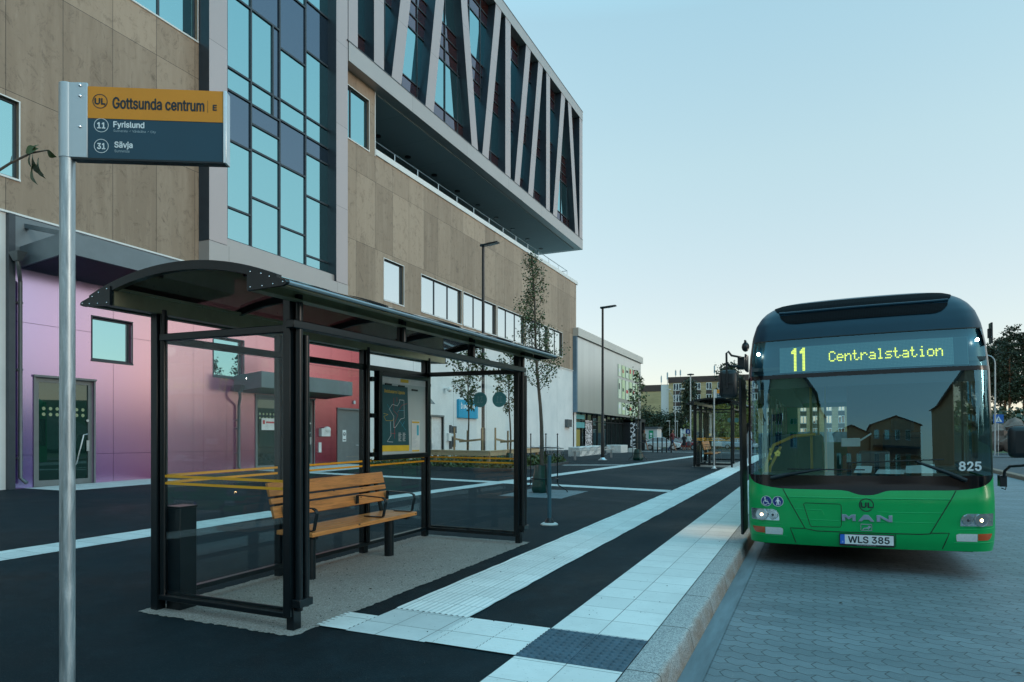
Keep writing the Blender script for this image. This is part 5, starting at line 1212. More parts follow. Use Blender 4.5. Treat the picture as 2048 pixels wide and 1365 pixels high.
# the tree whose twigs reach in at the left edge
tb = (-3.45,1.42,gz(-3.45,1.42)); t = thing('young_tree', 'twig with drooping green leaves reaching in beside the nearest sign pole', 'tree', tb)
mb = MB(); lf = MB(); rj = random.Random(5); B = Vector(tb)
mb.tube([B, B+Vector((.02,0,1.2)), B+Vector((.03,.02,2.3)), B+Vector((0,.0,3.4))], [.03,.026,.02,.006], 8)
P0 = B+Vector((.03,.02,2.15))
br = [P0, Vector((-3.20,1.66,2.47)), Vector((-3.09,1.76,2.60)), Vector((-3.02,1.80,2.645)), Vector((-2.955,1.825,2.655))]
mb.tube(br, [.009,.006,.005,.004,.0025], 6, False); mb.tube([br[2], br[2]+Vector((-.01,.01,.035))], [.003,.001], 5, False)
def big_leaf(p, d, s, fold=.25):
    p, d = Vector(p), Vector(d).normalized(); w = d.cross(Vector((.45,.9,.1))).normalized(); n = d.cross(w); vs = []; m = 7
    for i in range(m+1):
        u = i/m; h = s*.33*math.sin(math.pi*min(1, u*1.08+.0))**.8 if 0 < u < 1 else 0.0
        c = p+d*s*u+n*(s*.12*math.sin(u*3)); vs += [tuple(c+w*h+n*h*fold), tuple(c), tuple(c-w*h+n*h*fold)]
    k = len(lf.v); lf.v += vs
    for i in range(m):
        for j in (0,1): lf.f.append((k+3*i+j, k+3*i+j+1, k+3*i+j+4, k+3*i+j+3)); lf.mi.append(0)
for p, d, s in ((br[4],(.6,.3,-.45),.05), (br[3]+Vector((.01,0,-.005)),(.35,.2,-.75),.10), (br[3]+Vector((.035,.01,-.02)),(.25,.15,-.9),.095), (br[3],(-.02,.1,-.8),.065), (br[3]+Vector((.015,0,-.05)),(.2,.1,-.95),.09), (br[3],(.3,.2,.4),.05), (br[3]+Vector((-.02,-.01,.0)),(.5,.2,.15),.06)): big_leaf(p, d, s)
for i in range(16):                                                       # the rest of the small crown, mostly out of the picture
    z = 1.05+i*.14; a = 1.9+rj.uniform(0,3.2); d = Vector((math.cos(a)*.8, math.sin(a)*.6-.4, .5)); q = [B+Vector((0,0,z)), B+Vector((0,0,z))+d*.25, B+Vector((0,0,z))+d*.45]
    mb.tube(q, [.006,.004,.002], 5, False)
    for j in range(6): big_leaf(q[1].lerp(q[2], rj.random()), (rj.gauss(0,1), rj.gauss(0,1), -.6), .085)
for p, d in (((-3.165,1.645,1.53),(.7,.35,-.5)), ((-3.175,1.64,1.50),(.3,.2,-1)), ((-3.185,1.64,1.555),(.8,.4,.1)), ((-3.18,1.64,1.22),(.5,.3,-.6))):
    mb.tube([B+Vector((0,0,p[2]+.05)), p], [.004,.002], 5, False); big_leaf(p, d, .075)
obj('trunk', mb, M['bark'], t); obj('crown', lf, M['leaf'], t, sharp=180)
# guard, watering bags, stakes
def guard(x, y, hgt=1.30, k=1., label=''):
    z = gz(x, y); t = thing('tree_guard', label, 'tree guard', (x,y,z), group='black tree guards'); BK = M['black_metal']; r = .30*k
    for i in range(4):
        a = .5+i*math.pi/2; c, s_ = math.cos(a), math.sin(a); mb = MB()
        mb.tube([(x+c*r*1.75,y+s_*r*1.75,z+.0), (x+c*r*1.7,y+s_*r*1.7,z+.05), (x+c*r*1.05,y+s_*r*1.05,z+.17), (x+c*r,y+s_*r,z+.25), (x+c*r,y+s_*r,z+hgt-.02)], .012, 8)
        mb.lathe([(.004,0), (.021,.01), (.017,.028), (.006,.045)], (x+c*r,y+s_*r,z+hgt-.02), 10); obj('upright', mb, BK, t)
    for h in (.32, hgt-.3):
        mb = MB(); mb.tube([(x+r*1.02*math.cos(a*math.pi/12), y+r*1.02*math.sin(a*math.pi/12), z+h) for a in range(25)], .011, 6); obj('hoop', mb, BK, t)
    return t
guard(-5.55,14.2,label='black metal guard round the tall slender tree'); guard(-7.38,30.5,1.1,.8,'black metal guard round the small tree in front of the shop')
def wbag(x, y, h, r, label):
    z = gz(x, y); mb = MB(); rj = random.Random(int(x*100)); n, m = 26, 8
    def fn(i, k):
        f = i/m; a = 2*math.pi*k/n; rr = r*(1-.45*f**1.5)*(1+.1*math.sin(a*5+f*2)+.05*math.sin(a*11+1))*(1 if i else .8)
        return (x+rr*math.cos(a), y+rr*math.sin(a), z+h*f+.012*math.sin(a*3))
    mb.grid(fn, list(range(m+1)), list(range(n+1))); o = obj('watering_bag', mb, M['bag'], sharp=80); return tag(o, label, 'watering bag', 'green watering bags round tree trunks')
wbag(-5.62,14.15,.62,.20,'wrinkled green watering bag at the foot of the tall slender tree'); wbag(-7.38,30.48,.5,.24,'dark green watering bag at the foot of the small tree before the shop')
for bx_, by_, lb in ((-11.6,22.1,'left'), (-9.95,22.1,'right')):
    wbag(bx_, by_, .55, .2, 'green watering bag round the %s staked tree in the planting bed' % lb)
    z = gz(bx_, by_); t = thing('tree_stakes', 'rough timber stakes and cross bars propping the %s tree in the planting bed' % lb, 'stakes', (bx_,by_,z), group='timber tree stakes')
    st = [(-.42,-.3,1.45), (-.25,.4,1.35), (.62,-.1,1.45)]
    for x, y, h in st:
        mb = MB(); mb.tube([(bx_+x,by_+y,z), (bx_+x,by_+y,z+h)], .035, 8); obj('stake', mb, M['stake'], t)
    mb = MB(); mb.bar((bx_-.42,by_-.34,z+1.05), (bx_-.25,by_+.36,z+.95), .02, .07); mb.bar((bx_-.3,by_-.14,z+.94), (bx_+.64,by_-.14,z+1.02), .02, .07); obj('cross_bar', mb, M['stake'], t)
# planting bed, its low kerb, timber rail and ground cover
mb = MB(); mb.box(-15,-9.25,20.35,20.5,-.1,.1); mb.box(-9.25,-9.1,20.35,26,-.1,.1); obj('bed_kerb', mb.ground(), M['asphalt_old'], kind='structure')
mb = MB(); mb.grid(lambda y, x: (x, y, gz(x, y)+.07), [20.5,26], [-9.25,-15]); obj('bed_soil', mb, M['soil'], kind='structure')
rj = random.Random(9); mb = MB()
for i in range(5200):
    x, y = rj.uniform(-15,-9.2), rj.uniform(20.4,26); 
    if x < -10.6 and y > 22 and rj.random() < .6: x = rj.uniform(-10.6,-9.2)
    leaf(mb, (x, y, gz(x, y)+.07+abs(rj.gauss(0,.11))), .13, rj, -.3)
o = obj('ground_cover', mb, M['leaf'], kind='stuff', flat=True); o['label'] = 'low leafy ground cover filling the planting bed'
t = thing('timber_rail', 'low rail of raw timber posts round the planting bed', 'rail', (-10.3,21.2,gz(-10.3,21.2)))
mb = MB(); mb.box(-15,-10.25,21.0,21.05,.47,.62); mb.box(-15,-10.2,20.98,21.13,.62,.66); obj('rail', mb.ground(), M['raw_wood_x'], t, .006)
mb = MB(); mb.box(-10.25,-10.2,21.05,25.6,.47,.62); mb.box(-10.32,-10.18,21.13,25.6,.62,.66); obj('rail', mb.ground(), M['raw_wood'], t, .006)
for x, y in ((-10.28,21.08), (-10.28,23.3), (-10.28,25.5), (-12.4,21.1), (-14.4,21.1)):
    mb = MB(); mb.box(x-.05,x+.05,y-.05,y+.05,0,.6); obj('post', mb.ground(), M['stake'], t, .005)

# ================================================================ STREET FURNITURE
def street_lamp(x, y, h, label):
    z = gz(x, y); t = thing('street_lamp', label, 'street lamp', (x,y,z), group='black street lamps on the plaza')
    mb = MB(); mb.tube([(x,y,z), (x,y,z+1.4), (x,y,z+1.45), (x,y,z+h)], [.085,.085,.062,.05], 12); obj('pole', mb, M['black_metal'], t)
    mb = MB(); mb.lathe([(.2,0), (.2,.02), (.13,.05), (.09,.12)], (x,y,z), 16); obj('base_plate', mb, M['alu'], t)
    mb = MB(); mb.hexa([(x-.1,y-.1,z+h-.02), (x+.2,y-.1,z+h+.0), (x+.2,y+.1,z+h+.0), (x-.1,y+.1,z+h-.02)], [(x-.1,y-.07,z+h+.06), (x+.2,y-.08,z+h+.07), (x+.2,y+.08,z+h+.07), (x-.1,y+.07,z+h+.06)])
    mb.hexa([(x+.2,y-.14,z+h+.0), (x+.62,y-.12,z+h+.05), (x+.62,y+.12,z+h+.05), (x+.2,y+.14,z+h+.0)], [(x+.2,y-.14,z+h+.06), (x+.62,y-.12,z+h+.09), (x+.62,y+.12,z+h+.09), (x+.2,y+.14,z+h+.06)]); hd = obj('lamp_head', mb, M['black_metal'], t, .01)
    mb = MB(); mb.hexa([(x+.25,y-.1,z+h-.004), (x+.58,y-.09,z+h+.036), (x+.58,y+.09,z+h+.036), (x+.25,y+.1,z+h-.004)], [(x+.25,y-.1,z+h+.002), (x+.58,y-.09,z+h+.044), (x+.58,y+.09,z+h+.044), (x+.25,y+.1,z+h+.002)]); obj('lamp_glass', mb, M['grey_ink'], hd); return t
street_lamp(-11.15,22.4,8.1,'tall black street lamp rising from the planting bed'); street_lamp(-8.8,29.75,6.85,'black street lamp standing free in front of the shop')
x, y = -3.63, 9.5; z = gz(x, y); t = thing('bollard_post', 'plain blue grey steel post on a white footing beside the tactile strip', 'post', (x,y,z))
mb = MB(); mb.tube([(x,y,z+.05), (x,y,z+1.03)], .03, 16); obj('pole', mb, pm('blue_grey_paint', (.06,.15,.2), .4, .2), t); mb = MB(); mb.lathe([(.075,.03), (.065,.06), (.035,.105), (.031,.105)], (x,y,z), 20); obj('collar', mb, M['dark_metal'], t)
mb = MB(); mb.lathe([(.13,0), (.13,.015), (.1,.035), (.06,.035)], (x,y,z), 20); obj('footing', mb, M['concrete'], t)
def bike_rack(p, q, n, label):
    p, q = Vector(p), Vector(q); d = (q-p).normalized(); s_ = Vector((-d.y,d.x,0)); L_ = (q-p).length
    t = thing('bicycle_rack', label, 'bicycle rack', tuple(p), group='bicycle racks'); mb = MB(); G = lambda v, h: (v.x, v.y, gz(v.x, v.y)+h)
    mb.bar(G(p,.42), G(q,.42), .06, .06); mb.bar(G(p+s_*.0,.52), G(q+s_*.0,.52), .04, .04); obj('rail', mb, M['alu'], t)
    for k in (.08,.92): mb = MB(); v = p+d*L_*k; mb.box(v.x-.04,v.x+.04,v.y-.04,v.y+.04,gz(v.x,v.y),gz(v.x,v.y)+.42); obj('leg', mb, M['alu'], t)
    for i in range(n):
        v = p+d*(L_*(i+.5)/n); mb = MB()
        for e in (-.06,.06):
            c = v+d*e; mb.tube([G(c-s_*.28,.25), G(c-s_*.32,.45), G(c-s_*.2,.62), G(c,.5), G(c+s_*.15,.3), G(c+s_*.3,.15)], .011, 5, False)
        obj('hoop', mb, M['alu'], t)
    return t
bike_rack((-10.0,28.9,0), (-9.05,32.6,0), 6, 'steel bicycle rack in front of the white concrete bench'); bike_rack((-13.2,29.9,0), (-10.5,29.3,0), 6, 'steel bicycle rack along the white wall beyond the planting bed')
def block(x0, x1, y0, y1, h, label, name='concrete_bench'):
    mb = MB(); mb.box(x0,x1,y0,y1,-.05,h); o = obj(name, mb.ground(), M['concrete'], None, .02); return tag(o, label, 'bench', 'white concrete benches')
block(-11.65,-11.0,33.2,37.4,.46,'long white concrete bench behind the bicycle rack'); block(-11.6,-10.7,40.0,41.6,.46,'short white concrete bench near the shop entrance')
block(-10.75,-10.3,41.9,42.6,.25,'small low concrete block at the foot of the dark totem', 'concrete_block')
x, y = -10.55, 43.2; z = gz(x, y); t = thing('info_totem', 'tall dark totem with a black and white maze printed side', 'totem', (x,y,z))
mb = MB(); mb.box(x-.02,x+.30,y-.2,y+.2,z,z+1.95); obj('column', mb, M['dark_metal'], t, .01); mb = MB(); mb.box(x-.33,x-.02,y-.2,y+.2,z+.1,z+1.9); obj('printed_side', mb, M['maze'], t)
mb = MB(); mb.ring((x+.12,y-.202,z+1.72), .05, .075, (0,-1,0), 20, .003); mb.box(x+.05,x+.2,y-.204,y-.2,z+1.5,z+1.53); obj('emblem', mb, M['white_ink'], t)
for i, u in enumerate((-9.35,-9.06,-8.78,-8.5,-8.22)):
    z = gz(u, 42.6); mb = MB(); mb.tube([(u,42.6,z), (u,42.6,z+.9)], .04, 10); mb.lathe([(.04,0), (.043,.01), (.03,.04), (.005,.05)], (u,42.6,z+.9), 10)
    tag(obj('bollard', mb, M['black_metal']), ('leftmost black bollard of the row before the parked cars', 'second black bollard from the left before the parked cars', 'middle black bollard of the five before the parked cars', 'second black bollard from the right end of the row of five', 'rightmost black bollard of the row before the parked cars')[i], 'bollard', 'black bollards before the car park')

# ================================================================ PEOPLE
def person(x, y, rz, h, label, top, legs, skin='skin', stride=0., sleeves=True, skirt=False, hair='hair', long_hair=False, arms=(.1,.1), group=None, seed=1):
    """one continuous skinned body, legs, torso, neck, head, arms, hands with fingers"""
    z = gz(x, y); t = thing('person', label, 'person', (x,y,z), (0,0,rz), group, local=True); k = h/1.75
    V, E, Rd = [], [], []
    def n(p, r, par=None):
        V.append(Vector(p)*k); Rd.append(r*k)
        if par is not None: E.append((par, len(V)-1))
        return len(V)-1
    pel = n((0,0,.95), .135); wa = n((0,0,1.12), .125, pel); ch = n((0,.01,1.32), .15, wa); nk0 = n((0,0,1.47), .07, ch); nk = n((0,0,1.54), .052, nk0)
    hd = n((0,-.015,1.62), .085, nk); hd2 = n((0,-.01,1.69), .09, hd); n((0,0,1.75), .05, hd2); n((0,-.10,1.625), .016, hd)
    for s in (-1, 1):
        st = s*stride
        hp = n((s*.095,0,.9), .095, pel); kn = n((s*.1,-st*.22-.02,.5), .062, hp); an = n((s*.1,-st*.36+(.12 if st < 0 else 0),.09), .042, kn); n((s*.11,an*0-st*.36-.13+(.12 if st < 0 else 0),.035), .036, an)
        sh = n((s*.18,.01,1.41), .062, ch); a = arms[0 if s < 0 else 1]
        el = n((s*.235,.02+st*.15,1.13), .043, sh); wr = n((s*(.235-a*.5),-.05-a*1.0+st*.3,.90+a*1.3), .03, el); pa = n((s*(.235-a*.6),-.075-a*1.15+st*.34,.83+a*1.35), .03, wr)
        for f in range(4): n((s*(.215-a*.6+f*.014),-.085-a*1.2+st*.36,.76+a*1.35-.006*abs(f-1.5)), .009, pa)
        n((s*(.19-a*.6),-.11-a*1.15+st*.34,.83+a*1.35), .010, wr)
    me = bpy.data.meshes.new('person'); me.from_pydata(V, E, []); o = bpy.data.objects.new('b', me); COL.objects.link(o)
    o.modifiers.new('s', 'SKIN'); sv = me.skin_vertices[0].data
    for i, r in enumerate(Rd): sv[i].radius = (r, r)
    sv[0].use_root = True; ss = o.modifiers.new('u', 'SUBSURF'); ss.levels = 1
    dg = bpy.context.evaluated_depsgraph_get(); dg.update(); m2 = bpy.data.meshes.new_from_object(o.evaluated_get(dg)); bpy.data.objects.remove(o)
    m2.materials.clear()
    for m in (M[skin], top, legs, M['rubber']): m2.materials.append(m)
    for p in m2.polygons:
        c = p.center/k; arm = abs(c.x) > .2 or c.y < -.16
        p.material_index = 3 if c.z < .075 else (2 if c.z < .93 and not arm else (1 if c.z < 1.47 and not (arm and c.z < (1.2 if not sleeves else .93)) else 0))
        if skirt and c.z < .55 and c.z >= .075: p.material_index = 0
        if arm and c.z < .93 : p.material_index = 0
        p.use_smooth = True
    b = bpy.data.objects.new('body', m2); COL.objects.link(b); b.parent = t
    mb = MB(); mb.ball((0,.015*k,1.69*k), (.105*k,.115*k,.115*k), 14, 8); mb.f = [f for f in mb.f if sum(mb.v[i][1] for i in f)/len(f) > -.035*k or sum(mb.v[i][2] for i in f)/len(f) > 1.73*k]; mb.mi = mb.mi[:len(mb.f)]
    if long_hair: mb.ball((0,.06*k,1.5*k), (.1*k,.06*k,.2*k), 10, 6)
    obj('hair', mb, M[hair], t)
    if skirt: mb = MB(); mb.lathe([(.15*k,.98*k), (.2*k,.75*k), (.23*k,.55*k), (.2*k,.56*k)], (0,0,0), 16); obj('skirt', mb, legs, t)
    return t
cl = lambda n, c: pm(n, c, .85, 0, .15, 20)
person(-13.6,58.5,R(60),1.75,'person in an olive jacket walking past the white kiosk',cl('olive_jacket',(.06,.06,.04)),cl('navy_trousers',(.015,.02,.04)),stride=.9)
person(-10.75,56.3,R(75),1.75,'person in a dark red top and jeans walking behind the bollards',cl('dark_red_top',(.12,.02,.025)),cl('jeans',(.02,.045,.11)),stride=-.9)
person(-12.3,70.5,R(10),1.68,'person in a black dress standing left of the friend in a white jacket',cl('black_dress',(.012,.012,.016)),cl('black_skirt',(.012,.012,.016)),skirt=True,long_hair=True,arms=(.25,.1))
person(-11.75,70.2,R(-10),1.70,'person in a white jacket and patterned skirt standing between two friends',cl('white_jacket',(.6,.66,.66)),cl('patterned_skirt',(.09,.08,.1)),skirt=True,long_hair=True)
person(-10.75,69.5,R(-70),1.82,'person in dark clothes with folded arms beside the distant shelter',cl('charcoal_top',(.025,.03,.032)),cl('charcoal_trousers',(.025,.028,.025)),arms=(.3,.28))
person(-2.42,28.3,R(110),1.62,'person in a loose white shirt with long black hair behind the bus front',cl('white_shirt',(.62,.68,.75)),cl('white_trousers',(.5,.55,.62)),skin='skin_dark',sleeves=False,long_hair=True)

# ================================================================ CARS AND FAR THINGS
def car(x, y, rz, col, label, L_=4.3, hh=1.45, est=False):
    z = gz(x, y); t = thing('parked_car', label, 'car', (x,y,z), (0,0,rz), 'cars parked beyond the bollards', local=True)
    a = L_/2; W_ = .88
    low = [(-a,.3), (-a,.75), (-a+.1,.86), (-a*.62,.93), (a*.45,.95), (a*.93,.80), (a,.62), (a-.02,.3)]
    ca = [(-a+.12,.86), (-a*.72 if est else -a*.5,hh-.03), (-.3,hh), (.25,hh-.03), (a*.47,.94)]
    mb = MB(); mb.prism(low, -W_, W_, 'y'); paint = pm('car_paint', col, .25, .1, .04, coat=.8); b = obj('body', mb, paint, t, .05)
    mb = MB(); n = len(ca); vs = [(p[0], s*(W_-.04-(p[1]-.86)*.28), p[1]) for s in (-1,1) for p in ca]; mb.add(vs, [tuple(range(n)), tuple(range(2*n-1,n-1,-1))]+[(i,n+i,n+i+1,i+1) for i in range(n-1)]); obj('cabin', mb, M['store_glass'], t)
    mb = MB(); mb.prism([(ca[1][0]-.03,hh-.05), (ca[1][0],hh), (-.3,hh+.025), (.25,hh), (.3,hh-.04)], -.68, .68, 'y'); obj('car_roof', mb, paint, t, .02)
    mb = MB()
    for s in (-1,1):
        for q in ((ca[1],ca[0]), (ca[3],ca[4]), ((0,hh),(0.05,.93))): mb.bar((q[0][0],s*(W_-.2),q[0][1]), (q[1][0],s*(W_-.03),q[1][1]), .07, .05)
    obj('roof_pillar', mb, paint, t)
    for px_ in (-a*.62, a*.62):
        for s in (-1,1):
            mb = MB(); mb.prism([(px_+.32*math.cos(i*math.pi/9), .32+.32*math.sin(i*math.pi/9)) for i in range(18)], s*(W_-.16), s*(W_+.02), 'y'); w = obj('wheel', mb, M['rubber'], t); mb = MB(); mb.disc((px_,s*(W_+.02),.32), .2, (0,s,0), 14, .015); obj('rim', mb, M['alu'], w)
    for s in (-1,1):
        mb = MB(); mb.box(a-.12,a+.005,s*.62-.16,s*.62+.16,.62,.76); obj('headlight', mb, M['grey_ink'], t, .02); mb = MB(); mb.box(-a-.005,-a+.06,s*.68-.12,s*.68+.12,.65,.82); obj('tail_light', mb, M['red_ink'], t, .02)
    return t
car(-16.4,79.5,R(10),(.6,.68,.7),'silver white hatchback behind the row of bollards'); car(-20.3,79.0,R(150),(.22,.01,.015),'red car behind the person in the olive jacket'); car(-14.6,84.5,R(-12),(.26,.012,.02),'red car behind the silver white hatchback')
car(-15.4,91,R(-8),(.012,.02,.05),'dark blue estate car behind the red one',4.6,1.5,True); car(-12.6,101,R(-5),(.62,.66,.68),'white car farthest back in the car park'); car(-9.3,95,R(-15),(.4,.5,.55),'pale blue car seen through the distant shelter')
def bicycle(x, y, rz, label):
    z = gz(x, y); t = thing('bicycle', label, 'bicycle', (x,y,z), (0,0,rz), local=True)
    for a in (-.52,.52): mb = MB(); mb.ring((a,0,.34), .31, .345, (0,1,0), 24, .03); mb.disc((a,0,.34), .03, (0,1,0), 8, .05); obj('wheel', mb, M['rubber'], t)
    mb = MB(); mb.tube([(-.52,0,.34), (-.1,0,.3), (.38,0,.78), (-.2,0,.8), (-.1,0,.3)], .018, 6); mb.tube([(.52,0,.34), (.36,0,.95)], .016, 6); mb.tube([(-.52,0,.34), (-.22,0,.88)], .012, 6); obj('frame', mb, M['white_ink'], t)
    mb = MB(); mb.box(-.35,-.1,-.06,.06,.88,.93); obj('saddle', mb, M['rubber'], t); mb = MB(); mb.tube([(.3,-.25,.98), (.36,0,.97), (.3,.25,.98)], .015, 6); obj('handlebar', mb, M['black_metal'], t)
bicycle(-13.2,72.5,R(40),'white framed bicycle between the silver car and the standing people')
# kiosk, pylons and round signs
x, y = -18.6, 80.5; z = gz(x, y); t = thing('kiosk', 'white box kiosk with a green poster beside the shop corner', 'kiosk', (x-.1,y+3,z))
mb = MB(); mb.box(x-2.2,x+1.0,y+2,y+4.5,z,z+2.5); obj('shell', mb, M['concrete'], t); mb = MB(); mb.box(x-2.3,x+1.1,y+1.9,y+4.6,z+2.5,z+2.75); obj('roof', mb, M['grey_metal'], t)
mb = MB(); mb.box(x+.0,x+.55,y+1.97,y+1.995,z+.9,z+2.3); p = obj('poster', mb, pm('green_poster', (.0,.3,.14), .5), t); mb = MB(); mb.box(x+.12,x+.42,y+1.96,y+1.969,z+1.75,z+2.0); mb.box(x+.16,x+.38,y+1.96,y+1.969,z+1.5,z+1.68); obj('poster_print', mb, M['white_ink'], p)
for (x, y, pc, lb) in ((-16.9,96,'white_ink','tall white sign pylon with an empty white panel'), (-14.6,97,'pg','tall white sign pylon with a green price panel')):
    z = gz(x, y); t = thing('sign_pylon', lb, 'sign', (x,y,z), group='white sign pylons'); mb = MB()
    mb.box(x-.32,x-.2,y-.08,y+.08,z,z+2.75); mb.box(x+.2,x+.32,y-.08,y+.08,z,z+2.75); obj('upright', mb, M['white_ink'], t)
    mb = MB(); mb.box(x-.2,x+.2,y-.05,y+.05,z+1.0,z+2.6); pn = obj('panel', mb, M['paper'] if pc == 'white_ink' else pm('pylon_green', (.0,.25,.08), .5), t)
    mb = MB(); [mb.box(x-.14,x+.14,y-.056,y-.05,z+1.2+.4*i,z+1.36+.4*i) for i in range(4)]; obj('panel_print', mb, M['grey_ink'] if pc == 'white_ink' else M['white_ink'], pn)
for x, y, h, yel in ((-16.2,96,2.6,0), (-15.4,98,2.5,1)):
    z = gz(x, y); t = thing('road_sign', 'blue road sign with a yellow plate under it' if yel else 'round blue road sign beside the white pylon', 'road sign', (x,y,z), group='blue road signs')
    mb = MB(); mb.tube([(x,y,z), (x,y,z+h)], .03, 6); obj('pole', mb, M['alu'], t); mb = MB(); mb.disc((x,y-.03,z+h-.25), .33, (0,-1,0), 20, .01); f = obj('sign_face', mb, M['picto_blue'], t)
    mb = MB(); mb.box(x-.06,x+.06,y-.05,y-.04,z+h-.45,z+h-.1); obj('pictogram', mb, M['white_ink'], f)
    if yel: mb = MB(); mb.box(x-.3,x+.3,y-.04,y-.03,z+h-.95,z+h-.65); obj('sub_plate', mb, M['orange_film'], t)
# lamp posts of the car park
def mast(x, y, h, arms, label, r=.06):
    z = gz(x, y); t = thing('lamp_post', label, 'lamp post', (x,y,z), group='pale lamp posts of the car park'); mb = MB(); mb.tube([(x,y,z), (x,y,z+h)], [r,r*.7], 8)
    if arms == 2: mb.tube([(x,y,z+h-1.6), (x-.9,y,z+h-.1)], .03, 6); mb.tube([(x,y,z+h-1.6), (x+.9,y,z+h)], .03, 6)
    obj('pole', mb, M['galv'], t); mb = MB()
    if arms == 2:
        for s in (-1,1): mb.box(x+s*.9-.3,x+s*.9+.3,y-.15,y+.15,z+h-.12,z+h+.02)
    elif arms == 1: mb.box(x-.45,x+.1,y-.1,y+.1,z+h-.05,z+h+.05)
    else: mb.lathe([(.1,0), (.45,.05), (.45,.18), (.1,.25)], (x,y,z+h), 14)
    obj('lamp_head', mb, M['dark_metal'] if arms == 0 else M['white_plastic'], t); return t
mast(-15.17,91.8,9.7,0,'tall lamp mast with a dark disc head',.1); mast(-17.2,92,8.0,2,'lamp post with two outstretched arms')
for i, (u, h) in enumerate(((-20.3,4.0), (-19.3,4.0), (-16.9,5.6), (-15.9,5.0), (-15.0,5.1))):
    mast(u, 104+i, h, 1, ('short lamp post nearest the yellow gable wall', 'short lamp post second from the yellow gable wall', 'slim lamp post right of the two armed one', 'slim lamp post left of the dark pine', 'slim lamp post in front of the dark pine')[i], .05)
# hillside with a footpath, fence and handrails
hill = MB(); hill.grid(lambda y, x: (x, y, lerp([(-400,3),(-60,2.5),(10,2.5),(24,3.2),(40,5.5),(80,9),(400,12)], x)*min(1, max(0, (y-112+.55*max(0, x-4)+(0 if x < 10 else 14))/28))-.5+min(3.0, max(0, y-140)*.02)), [60,70,78,86,94,102,112,118,126,134,142,160,200,300,500,900], [400,200,100,80,60,50,40,32,26,22,18,14,10,4,-4,-10,-16,-22,-30,-40,-60,-120,-400])
obj('hill', hill, M['grass'], kind='structure')
mb = MB(); mb.hexa([(-21.2,106,.0), (-17.8,106,.0), (-20.6,134,2.4), (-22.4,134,2.4)], [(-21.2,106,.06), (-17.8,106,.06), (-20.6,134,2.75), (-22.4,134,2.75)]); obj('hill_path', mb, M['asphalt_old'], kind='structure')
for k, (xa, xb) in enumerate(((-17.7,-20.5), (-19.2,-21.3))):
    t = thing('handrail', ('pale handrail on the outer side of the hill path', 'pale handrail in the middle of the hill path')[k], 'handrail', (xa,106,.1), group='handrails of the hill path'); mb = MB(); mb.tube([(xa,106,1.0), (xb,134,3.7)], .05, 6); mb.tube([(xa,106,.6), (xb,134,3.3)], .04, 6); obj('rail', mb, M['alu'], t)
    mb = MB()
    for i in range(9): f = i/8; mb.tube([(xa+(xb-xa)*f,106+28*f,2.7*f), (xa+(xb-xa)*f,106+28*f,1+2.7*f)], .04, 6)
    obj('baluster', mb, M['alu'], t)
t = thing('fence', 'blue grey board fence at the back of the car park', 'fence', (-20,105,0)); mb = MB(); mb.box(-31,-21.6,105,105.1,0,2.4); mb.box(-17.2,12,108,108.1,0,2.5); obj('boards', mb, pm('blue_grey_boards', (.12,.2,.24), .7, 0, .3, 2), t); mb = MB()
for i in range(18): mb.box(-31+i*2.5-.06,-31+i*2.5+.06,104.9,105,0,2.6) if -31+i*2.5 < -21.6 else mb.box(-31+i*2.5-.06,-31+i*2.5+.06,107.9,108,0,2.7) if -31+i*2.5 > -17 else None
obj('post', mb, M['grey_metal'], t)
# distant apartment blocks
def flat_block(name, label, x0, x1, y0, y1, z1, fas, cols_, zs, rotn=0):
    t = thing(name, label, 'building', ((x0+x1)/2, y0, 0), group='yellow brick apartment blocks'); mb = MB(); mb.box(x0,x1,y0,y1,-2,z1); obj('wall', mb, M['yellow_brick'], t); mb = MB(); mb.box(x0-.1,x1+.1,y0-.1,y1+.1,z1,z1+fas); obj('roof_fascia', mb, M['brown_sheet'], t)
    for a, b in cols_:
        for k, zz in enumerate(zs):
            mb = MB(); mb.box(a,b,y0-.04,y0-.005,zz-1.35,zz-.02); obj('brown_panel', mb, M['brown_sheet'], t)
            mb = MB(); mb.box(a,b,y0-.05,y0-.006,zz,zz+1.35); w = obj('window', mb, M['white_trim'], t); mb = MB()
            n = 3 if b-a > 1.4 else 2
            for i in range(n): c = a+(b-a)*i/n; mb.quad((c+.08,y0-.055,zz+.1), (c+(b-a)/n-.08,y0-.055,zz+.1), (c+(b-a)/n-.08,y0-.055,zz+1.25), (c+.08,y0-.055,zz+1.25))
            obj('pane', mb, M['glass_pale'], w, flat=True)
    return t
b1 = flat_block('apartment_block', 'tall yellow brick apartment block with brown panels between its windows', -25.75, 14, 131, 145, 12.15, 1.1, [(-24.85+i*2.02, -24.85+i*2.02+(1.5 if i == 0 else 1.0)) for i in range(16)], [10.65-2.15*i for i in range(5)])
b2 = flat_block('apartment_block', 'low windowless yellow brick gable wall beside the taller block', -60, -29.5, 149, 165, 11.9, 1.4, [], [])
mb = MB(); mb.box(-27.2,-25.9,132,140,-2,11.9); mb.box(-27.6,-27.2,133,134,2,12); obj('corner_pilaster', mb, M['white_trim'], b1)
